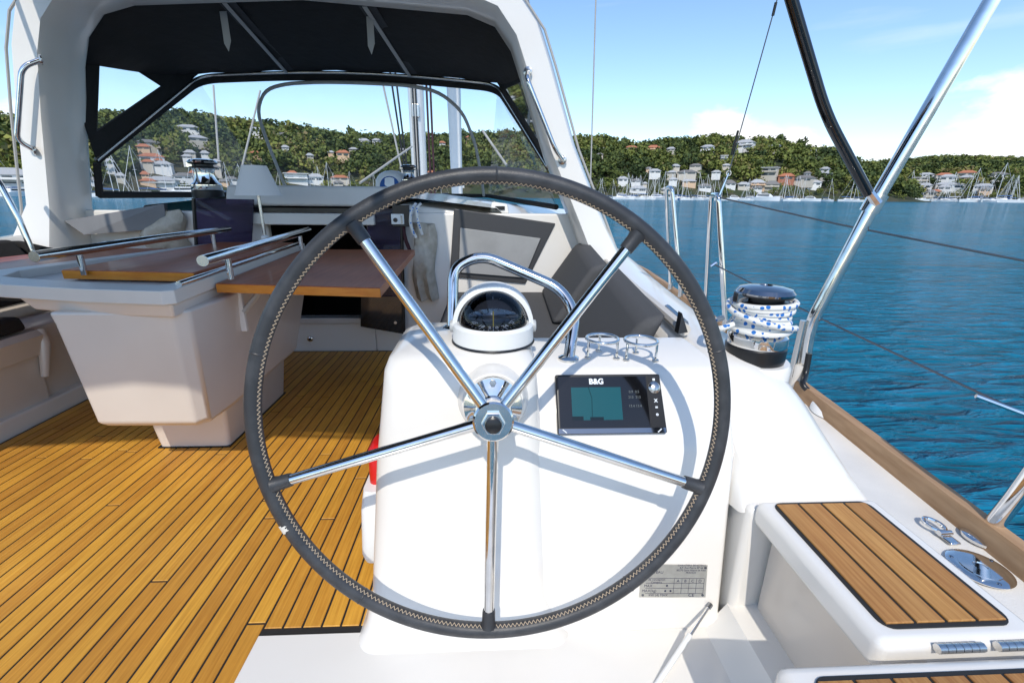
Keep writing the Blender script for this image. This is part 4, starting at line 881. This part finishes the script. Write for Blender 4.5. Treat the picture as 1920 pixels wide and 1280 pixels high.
line('shroud','pale wire shroud rising beside the arch leg',at(1107,345,y=4.2),at(1119,-60,y=4.2),.006)
line('shroud','thin wire stay slanting up close to the arch top',at(1040,200,y=4.0),at(975,-60,y=4.0),.006,'wire')
line('sheet','white rope slanting up from the coachroof to the mast',at(675,343,y=5.0),at(772,275,y=6.4),.014)
line('sheet','pale rope slanting behind the vinyl window by the lamp',at(452,320,y=5.4),at(488,170,y=5.6),.011)
line('sheet','pale rope standing behind the port winch',at(410,300,y=5.4),at(400,160,y=5.6),.011)
line('sheet','white rope crossing behind the starboard side of the windscreen',at(950,310,y=5.2),at(905,245,y=5.6),.013)
lr=thing('port_rail','polished steel port side rail post beyond the arch','rail'); MB().tube([at(-40,290,y=2.6),at(0,345,y=2.6),at(35,410,y=2.6),at(60,470,y=2.6)],.014,10).build('tube','steel',lr,smooth=80)
# ---- cockpit table
tb=thing('cockpit_table','pale cockpit table with three varnished mahogany leaves and steel grab rails','table',loc=(-1.28,1.8,0))
def T(b,name,mt,**k): return keep(b.build(name,mt,None,**k),tb)
FZ=.76
fo=[(-1.86,1.75),(-1.80,1.60),(-1.57,1.515),(-1.25,1.44),(-1.0,1.405),(-.972,1.425),(-1.10,2.80),(-1.62,2.80)]
fi=[(-1.76,1.78),(-1.70,1.66),(-1.55,1.61),(-1.27,1.535),(-1.07,1.505),(-1.05,1.52),(-1.14,2.74),(-1.57,2.74)]
b=MB(); n=len(fo)
b.add([(x,y,FZ-.045) for x,y in fo]+[(x,y,FZ) for x,y in fo]+[(x,y,FZ) for x,y in fi]+[(x,y,FZ-.03) for x,y in fi],
 [(i,(i+1)%n,n+(i+1)%n,n+i) for i in range(n)]+[(n+i,n+(i+1)%n,2*n+(i+1)%n,2*n+i) for i in range(n)]+[(2*n+i,2*n+(i+1)%n,3*n+(i+1)%n,3*n+i) for i in range(n)]+[tuple(range(3*n,4*n)),tuple(reversed(range(n)))])
T(b,'frame','gelcoat_grey',smooth=30,bevel=.004)
# body: tapering pod with faceted corner, then the leg
def pod(z,x0,x1,y0,y1,ch): return [(x0,y0,z),(x1-ch*.3,y0-.005,z),(x1,y0+ch*.25,z),(x1+.012,y0+ch*1.6,z),(x1-.01,y1,z),(x0+.02,y1,z)]
b=MB(); b.loft([pod(.235,-1.385,-1.04,1.54,2.30,.10),pod(.26,-1.40,-1.025,1.515,2.36,.11),pod(.64,-1.40,-.99,1.47,2.55,.13),pod(.68,-1.405,-.985,1.465,2.58,.13)],close=True); T(b,'body','gelcoat_beige',smooth=20,bevel=.012)
b=MB(); b.loft([[(-1.52,1.55,.665),(-1.25,1.475,.665),(-1.0,1.44,.665),(-1.07,2.74,.665),(-1.60,2.74,.665)],[(-1.56,1.54,.716),(-1.25,1.452,.716),(-.985,1.42,.716),(-1.09,2.78,.716),(-1.61,2.78,.716)]],close=True); T(b,'apron','gelcoat_beige',smooth=0,bevel=.01)
b=MB(); b.loft([rrect(-1.42,-1.13,1.785,2.34,-.001,.02),rrect(-1.44,-1.10,1.76,2.36,.25,.02)],close=True); T(b,'leg','gelcoat_beige',smooth=40)
T(MB().box((-1.425,1.78,-.002),(-1.125,2.345,.006)),'leg_foot','black_plastic',smooth=0)
def leaf(poly,z,name):
    o=T(MB().prism([(x,y,z-.034) for x,y in poly],(0,0,.034)),name,'mahogany',smooth=0,bevel=.003)
    p0,p1=Vector((*poly[0],z)),Vector((*poly[1],z)); u=(p1-p0).normalized(); e=MB(); o_=Vector((u.y,-u.x,0))*.0015
    e.hexa([p0+o_+Vector((0,0,-.033)),p1+o_+Vector((0,0,-.033)),p1-o_*2+Vector((0,0,-.033)),p0-o_*2+Vector((0,0,-.033))],[p0+o_+Vector((0,0,-.003)),p1+o_+Vector((0,0,-.003)),p1-o_*2+Vector((0,0,-.003)),p0-o_*2+Vector((0,0,-.003))])
    k=keep(e.build('sunlit_lipping','mahogany_sunlit_edge',None,smooth=0),tb); k.parent=o; k.matrix_parent_inverse=Matrix.Identity(4)  # aft edge strip of the leaf, its sunlit look painted in
leaf([(-.985,1.665),(-.384,1.582),(-.442,2.72),(-1.08,2.72)],.735,'leaf')
leaf([(-1.56,1.73),(-1.062,1.675),(-1.135,2.73),(-1.56,2.73)],.772,'leaf')
leaf([(-2.42,1.95),(-1.86,1.80),(-1.63,2.72),(-2.30,2.72)],.735,'leaf')
def grail(p0,p1):
    p0,p1=Vector(p0),Vector(p1); T(MB().tube([p0,p1],.0175,16),'grab_rail','steel',smooth=80); T(MB().tube([p0-(p1-p0).normalized()*.001,p0+(p1-p0).normalized()*.001],.0165,16),'rail_end','steel_dull')
    for t in (.14,.86):
        q=p0.lerp(p1,t); T(MB().tube([q,Vector((q.x,q.y,FZ-.002))],.0105,10),'rail_post','steel',smooth=80)
grail(at(380,489,z=.845),at(578,432,z=.845)); grail(at(64,481,z=.845),at(428,429,z=.845))
T(MB().tube([(-.985,1.47,.768),(-1.105,2.76,.768)],.010,10),'edge_tube','steel')
for x_,y_ in ((-.84,1.78),(-.87,2.05)):
    T(MB().box((x_-.15,y_,.52),(x_-.128,y_+.018,.70)),'bracket_plate','gelcoat',smooth=0,bevel=.002); T(MB().tube([(x_-.13,y_+.008,.60),(x_-.03,y_+.008,.71)],.011,6),'leaf_bracket','webbing')
# ---- table lamp
LP=at(498,447,z=.775); LP=at(497,446,y=2.70); LP.z=.76
lm=thing('table_lamp','small table lamp with pale conical shade and steel stem','lamp',loc=LP)
zt=at(493,365,y=2.66).z; zb=zt; z1=at(493,310,y=2.66).z
keep(MB().lathe([(.022,0),(.020,.05),(.011,.055)],LP,(0,0,1),20).build('base','white_plastic',None),lm)
keep(MB().tube([LP+Vector((0,0,.04)),LP+Vector((0,0,zt-.76+.02))],.0085,12).build('stem','steel_dull',None,smooth=80),lm)
h_=zt-.76
sh=MB(); sh.lathe([(.118,h_-.005),(.117,h_-.004),(.062,h_+(z1-zt)),(.060,h_+(z1-zt)),(.114,h_-.003)],LP,(0,0,1),32); keep(sh.build('shade','shade_cloth',None,smooth=50),lm)
# ---- companionway doors
def door(p,lab,box=False):
    t=thing('companionway_door',lab,'door'); b=MB(); b.prism(p,(0,.012,0)); b.build('panel','acrylic',t,smooth=0)
    e0,e1=p[1],p[2]; MB().tube([e0+Vector((0,.004,0)),e1+Vector((0,.004,0))],.011,6).build('edge_frame','black_plastic',t)
    return t
d=door([at(690,392,y=2.98),at(752,390,y=2.98),at(757,622,y=2.99),at(680,608,y=2.99)],'tinted purple acrylic companionway door standing open on the starboard side')
MB().prism([at(677,556,y=2.975),at(752,556,y=2.975),at(756,626,y=2.975),at(676,612,y=2.975)],(0,.006,0)).build('lower_plate','black_gloss',d,smooth=0)
MB().lathe([(.012,0),(.010,.012)],at(742,604,y=2.97),(0,-1,0),12).build('latch','steel_dull',d)
q=at(752,405,y=2.96); cb_=thing('control_box','small white heater control box on black mount by the companionway','control box',loc=q)
keep(MB().box(q+Vector((-.052,0,-.065)),q+Vector((.05,.03,.065))).build('mount','black_plastic',None,smooth=0,bevel=.003),cb_); keep(MB().box(q+Vector((-.060,-.014,-.05)),q+Vector((.018,.0,.012))).build('panel','white_plastic',None,smooth=0,bevel=.003),cb_)
keep(MB().lathe([(.014,0),(.011,.012)],q+Vector((-.034,-.014,-.024)),(0,-1,0),16).build('knob','black_plastic',None),cb_); keep(MB().box(q+Vector((.0,-.017,-.045)),q+Vector((.010,-.013,.005))).build('slider','chrome_dark',None,smooth=0),cb_)
door([at(475,374,y=2.92),at(362,372,y=2.80),at(368,470,y=2.80),at(470,470,y=2.92)],'tinted purple acrylic companionway door folded open on the port side')
q=at(582,635,y=3.05); dr=thing('drain_plug','small steel shower fitting on the companionway sill face','fitting',loc=q)
keep(MB().lathe([(.020,0),(.019,.006),(.012,.010)],q,(0,-1,0),20).build('ring','steel',None),dr); keep(MB().lathe([(.010,.008),(.008,.014)],q,(0,-1,0),12).build('core','black_plastic',None),dr)
# ---- cushions
def cushion(b,name,lab,mt,cat='cushion',bev=.02): return tag(b.build(name,mt,None,smooth=0,bevel=bev,seg=3),lab,cat)
cushion(MB().hexa([(-.27,1.30,.342),(.46,1.30,.342),(.46,3.03,.342),(-.27,3.03,.342)],[(-.265,1.30,.425),(.45,1.30,.425),(.45,3.02,.425),(-.265,3.02,.425)]),'seat_cushion','flat charcoal seat cushion on the starboard bench behind the compass','cushion')
def back(y0,y1,lab,z1=.70,dx=0): cushion(MB().hexa([(.30,y0,.43),(.43,y0,.43),(.47,y1,.43),(.33,y1,.43)],[(.47+dx,y0,z1-.02),(.555+dx,y0,z1),(.62+dx,y1,z1+.03),(.53+dx,y1,z1+.01)]),'back_cushion',lab,'cushion',bev=.03)
back(2.18,2.98,'charcoal backrest cushion on the starboard side next to the bulkhead window',.74,.02); back(1.34,2.165,'charcoal backrest cushion on the starboard side next to the cup holders',.70)
MB().prism([(.585,1.335,.64),(.615,1.335,.645),(.60,1.36,.70)],(0,.03,0)).build('cushion_strap','black_plastic',yacht,smooth=0)
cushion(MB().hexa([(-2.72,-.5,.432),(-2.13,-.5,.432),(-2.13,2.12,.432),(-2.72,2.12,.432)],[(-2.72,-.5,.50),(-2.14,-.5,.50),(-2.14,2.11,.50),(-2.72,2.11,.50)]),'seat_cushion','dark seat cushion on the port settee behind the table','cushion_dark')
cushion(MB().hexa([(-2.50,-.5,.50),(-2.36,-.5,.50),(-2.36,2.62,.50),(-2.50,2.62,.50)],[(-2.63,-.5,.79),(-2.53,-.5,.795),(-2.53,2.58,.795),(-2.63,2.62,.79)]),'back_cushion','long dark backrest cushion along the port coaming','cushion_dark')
cushion(MB().hexa([(-2.50,2.63,.50),(-2.36,2.63,.50),(-2.25,2.95,.50),(-2.5,2.95,.50)],[(-2.63,2.62,.79),(-2.53,2.62,.79),(-2.30,2.95,.62),(-2.5,2.95,.62)]),'corner_cushion','black triangular cushion end by the grey locker panel','canvas')
MB().box((-2.40,2.97,.60),(-2.36,2.99,.74)).build('locker_strap','black_plastic',yacht,smooth=0)
# ---- sprayhood
sh=thing('sprayhood','black canvas sprayhood with clear vinyl windows stretched forward of the arch','sprayhood')
PL,PR=Vector((-2.42,3.12,1.235)),Vector((.37,3.12,1.235)); HL,HR=at(372,139,y=4.15),at(932,155,y=4.15)
AL,AR=Vector((-2.42,3.06,1.78)),Vector((.25,3.06,1.78))
def hoop(t):      # front hoop, left to right
    p=HL.lerp(HR,t); p.z+=.05*math.sin(t*math.pi); return p
def archtop(t):
    x_=AL.x+(AR.x-AL.x)*t; return Vector((x_,3.06,float(np.interp(x_,[p[0] for p in pth],[p[1] for p in pth]))-.03))
b=MB(); secs=[]
for j in range(9):
    s=j/8; secs.append([archtop(i/24).lerp(hoop(i/24),s)+Vector((0,0,-.025*math.sin(s*math.pi)+.006*math.sin(i*1.3+j*.8))) for i in range(25)])
b.loft(secs,cap=False); b.build('canvas_top','canvas',sh,smooth=80,solid=.004)
for P_,A_,H_,sg in ((PL,AL,HL,-1),(PR,AR,HR,1)):
    tri=[P_,A_,H_]; 
    inn=[at(181,246,y=3.22),at(187,88,y=3.20),at(302,162,y=3.75)] if sg<0 else [P_.lerp((P_+A_+H_)/3,.35),A_.lerp((P_+A_+H_)/3,.35),H_.lerp((P_+A_+H_)/3,.35)]
    if sg<0:
        nn=(A_-P_).cross(H_-P_).normalized(); inn=[q-nn*((q-P_).dot(nn)) for q in [Vector(EYEP)+Vector(ray(*k))*((P_-Vector(EYEP)).dot(nn)/Vector(ray(*k)).dot(nn)) for k in ((181,246),(187,88),(302,162))]]
    b=MB(); b.add(tri+inn,[(0,1,4,3),(1,2,5,4),(2,0,3,5)]); b.build('side_panel','canvas',sh,smooth=0,solid=.004)
    b=MB(); b.add(inn,[(0,1,2)]); b.build('side_window','vinyl_clear',sh,smooth=0)
    MB().tube([inn[0],inn[1],inn[2],inn[0]],.004,6).build('window_binding','canvas_band',sh)
hp=[PL]+[HL.lerp(PL,.12)]+[hoop(i/24) for i in range(1,24)]+[HR.lerp(PR,.12)]+[PR]
hp=fillet([PL,HL]+[hoop(i/8) for i in range(1,8)]+[HR,PR],.22,6)
MB().tube([p+Vector((0,0,-.012)) for p in hp],.0125,10).build('frame_hoop','steel_dull',sh,smooth=80)
# windscreen of clear vinyl below the hoop
BLa,BRa=Vector((-2.47,3.14,1.03)),Vector((.44,3.14,.97)); BLf,BRf=Vector((-2.12,4.75,1.03)),Vector((-.02,4.75,1.03))
DR=Vector((0,.03,-.085))
def band(a,c,w): return a+DR*w,c+DR*w
b=MB(); top=[PL,HL]+[hoop(i/8) for i in range(1,8)]+[HR,PR]; top=fillet(top,.22,6)
low=[]
for p in top:
    k=.9 if .1<(p.y-3.12)/1.03 else .5
    low.append(p+Vector((0,.01,-.075*k)))
b.loft([top,low],cap=False); b.build('canvas_band','canvas',sh,smooth=80,solid=.003)
b=MB(); b.add([low[0],low[6] if False else HL+Vector((0,.01,-.07)),BLf,BLa],[(0,1,2,3)]); b.build('side_vinyl','vinyl',sh,smooth=0)
b=MB(); b.add([HR+Vector((0,.01,-.07)),PR+Vector((0,.01,-.04)),BRa,BRf],[(0,1,2,3)]); b.build('side_vinyl','vinyl',sh,smooth=0)
b=MB(); N_=16; b.loft([[hoop(i/N_)+Vector((0,.01,-.07)) for i in range(N_+1)],[BLf.lerp(BRf,i/N_)+Vector((0,.12*math.sin(i/N_*math.pi),0)) for i in range(N_+1)]],cap=False); b.build('front_vinyl','vinyl_clear',sh,smooth=80)
# border of the roll-up centre panel
def wsp(u,v): return (hoop(u)+Vector((0,.01,-.07))).lerp(BLf.lerp(BRf,u)+Vector((0,.12*math.sin(u*math.pi),0)),v)+Vector((0,-.012,0))
zp=[wsp(.07,1.0),wsp(.09,.75),wsp(.112,.45),wsp(.135,.22),wsp(.20,.06),wsp(.28,.02)]+[wsp(u,.01) for u in (.4,.5,.6,.7)]+[wsp(.80,.04),wsp(.88,.18),wsp(.93,.45),wsp(.96,.75),wsp(.98,1.0)]
b=MB(); zp=fillet(zp,.10,4); 
b.tube(zp,.014,6); b.build('zip_border','webbing',sh,smooth=80)
MB().tube([BLa+Vector((0,0,-.01)),BLf+Vector((0,0,-.01))],.022,8).build('lower_binding','canvas',sh); MB().tube([PL+Vector((-.0,0,-.03)),BLa+Vector((0,0,-.02))],.02,8).build('lower_binding','canvas',sh)
MB().tube([BLf,BLf.lerp(BRf,.5)+Vector((0,.12,0)),BRf,BRa],.018,8).build('lower_binding','canvas',sh)
for (xa,ya),(xb,yb) in (((425,-8),(540,136)),((688,-8),(768,138))):
    t0=(at(xa,ya,y=3.15).x-AL.x)/(AR.x-AL.x); t1=(xb-372)/560.; p0=archtop(t0).lerp(hoop(t0),.06)+Vector((0,0,-.045)); p1=archtop(t1).lerp(hoop(t1),.97)+Vector((0,0,-.03)); w_=Vector((.022,0,0))
    MB().hexa([p0-w_*2.2+Vector((0,0,.012)),p0+w_*2.2+Vector((0,0,.012)),p1+w_*2.2+Vector((0,0,.02)),p1-w_*2.2+Vector((0,0,.02))],[p0-w_*2.2+Vector((0,0,.016)),p0+w_*2.2+Vector((0,0,.016)),p1+w_*2.2+Vector((0,0,.024)),p1-w_*2.2+Vector((0,0,.024))]).build('strap_sleeve','canvas_band',sh,smooth=0)
    MB().hexa([p0-w_,p0+w_*.2,p1+w_*.2,p1-w_],[p0-w_+Vector((0,0,.003)),p0+w_*.2+Vector((0,0,.003)),p1+w_*.2+Vector((0,0,.003)),p1-w_+Vector((0,0,.003))]).build('strap','webbing',sh,smooth=0)
for (xa,ya),(xb,yb) in (((414,-6),(429,97)),((691,-6),(697,103))):
    p0=at(xa,ya,y=3.25); p1=at(xb,yb,y=3.27); w_=Vector((.020,0,0))
    MB().add([p0-w_,p0+w_,p0.lerp(p1,.8)+w_*1.1,p1,p0.lerp(p1,.85)-w_],[(0,1,2,3,4)]).build('strap_tail','webbing',sh,smooth=0,solid=.002)
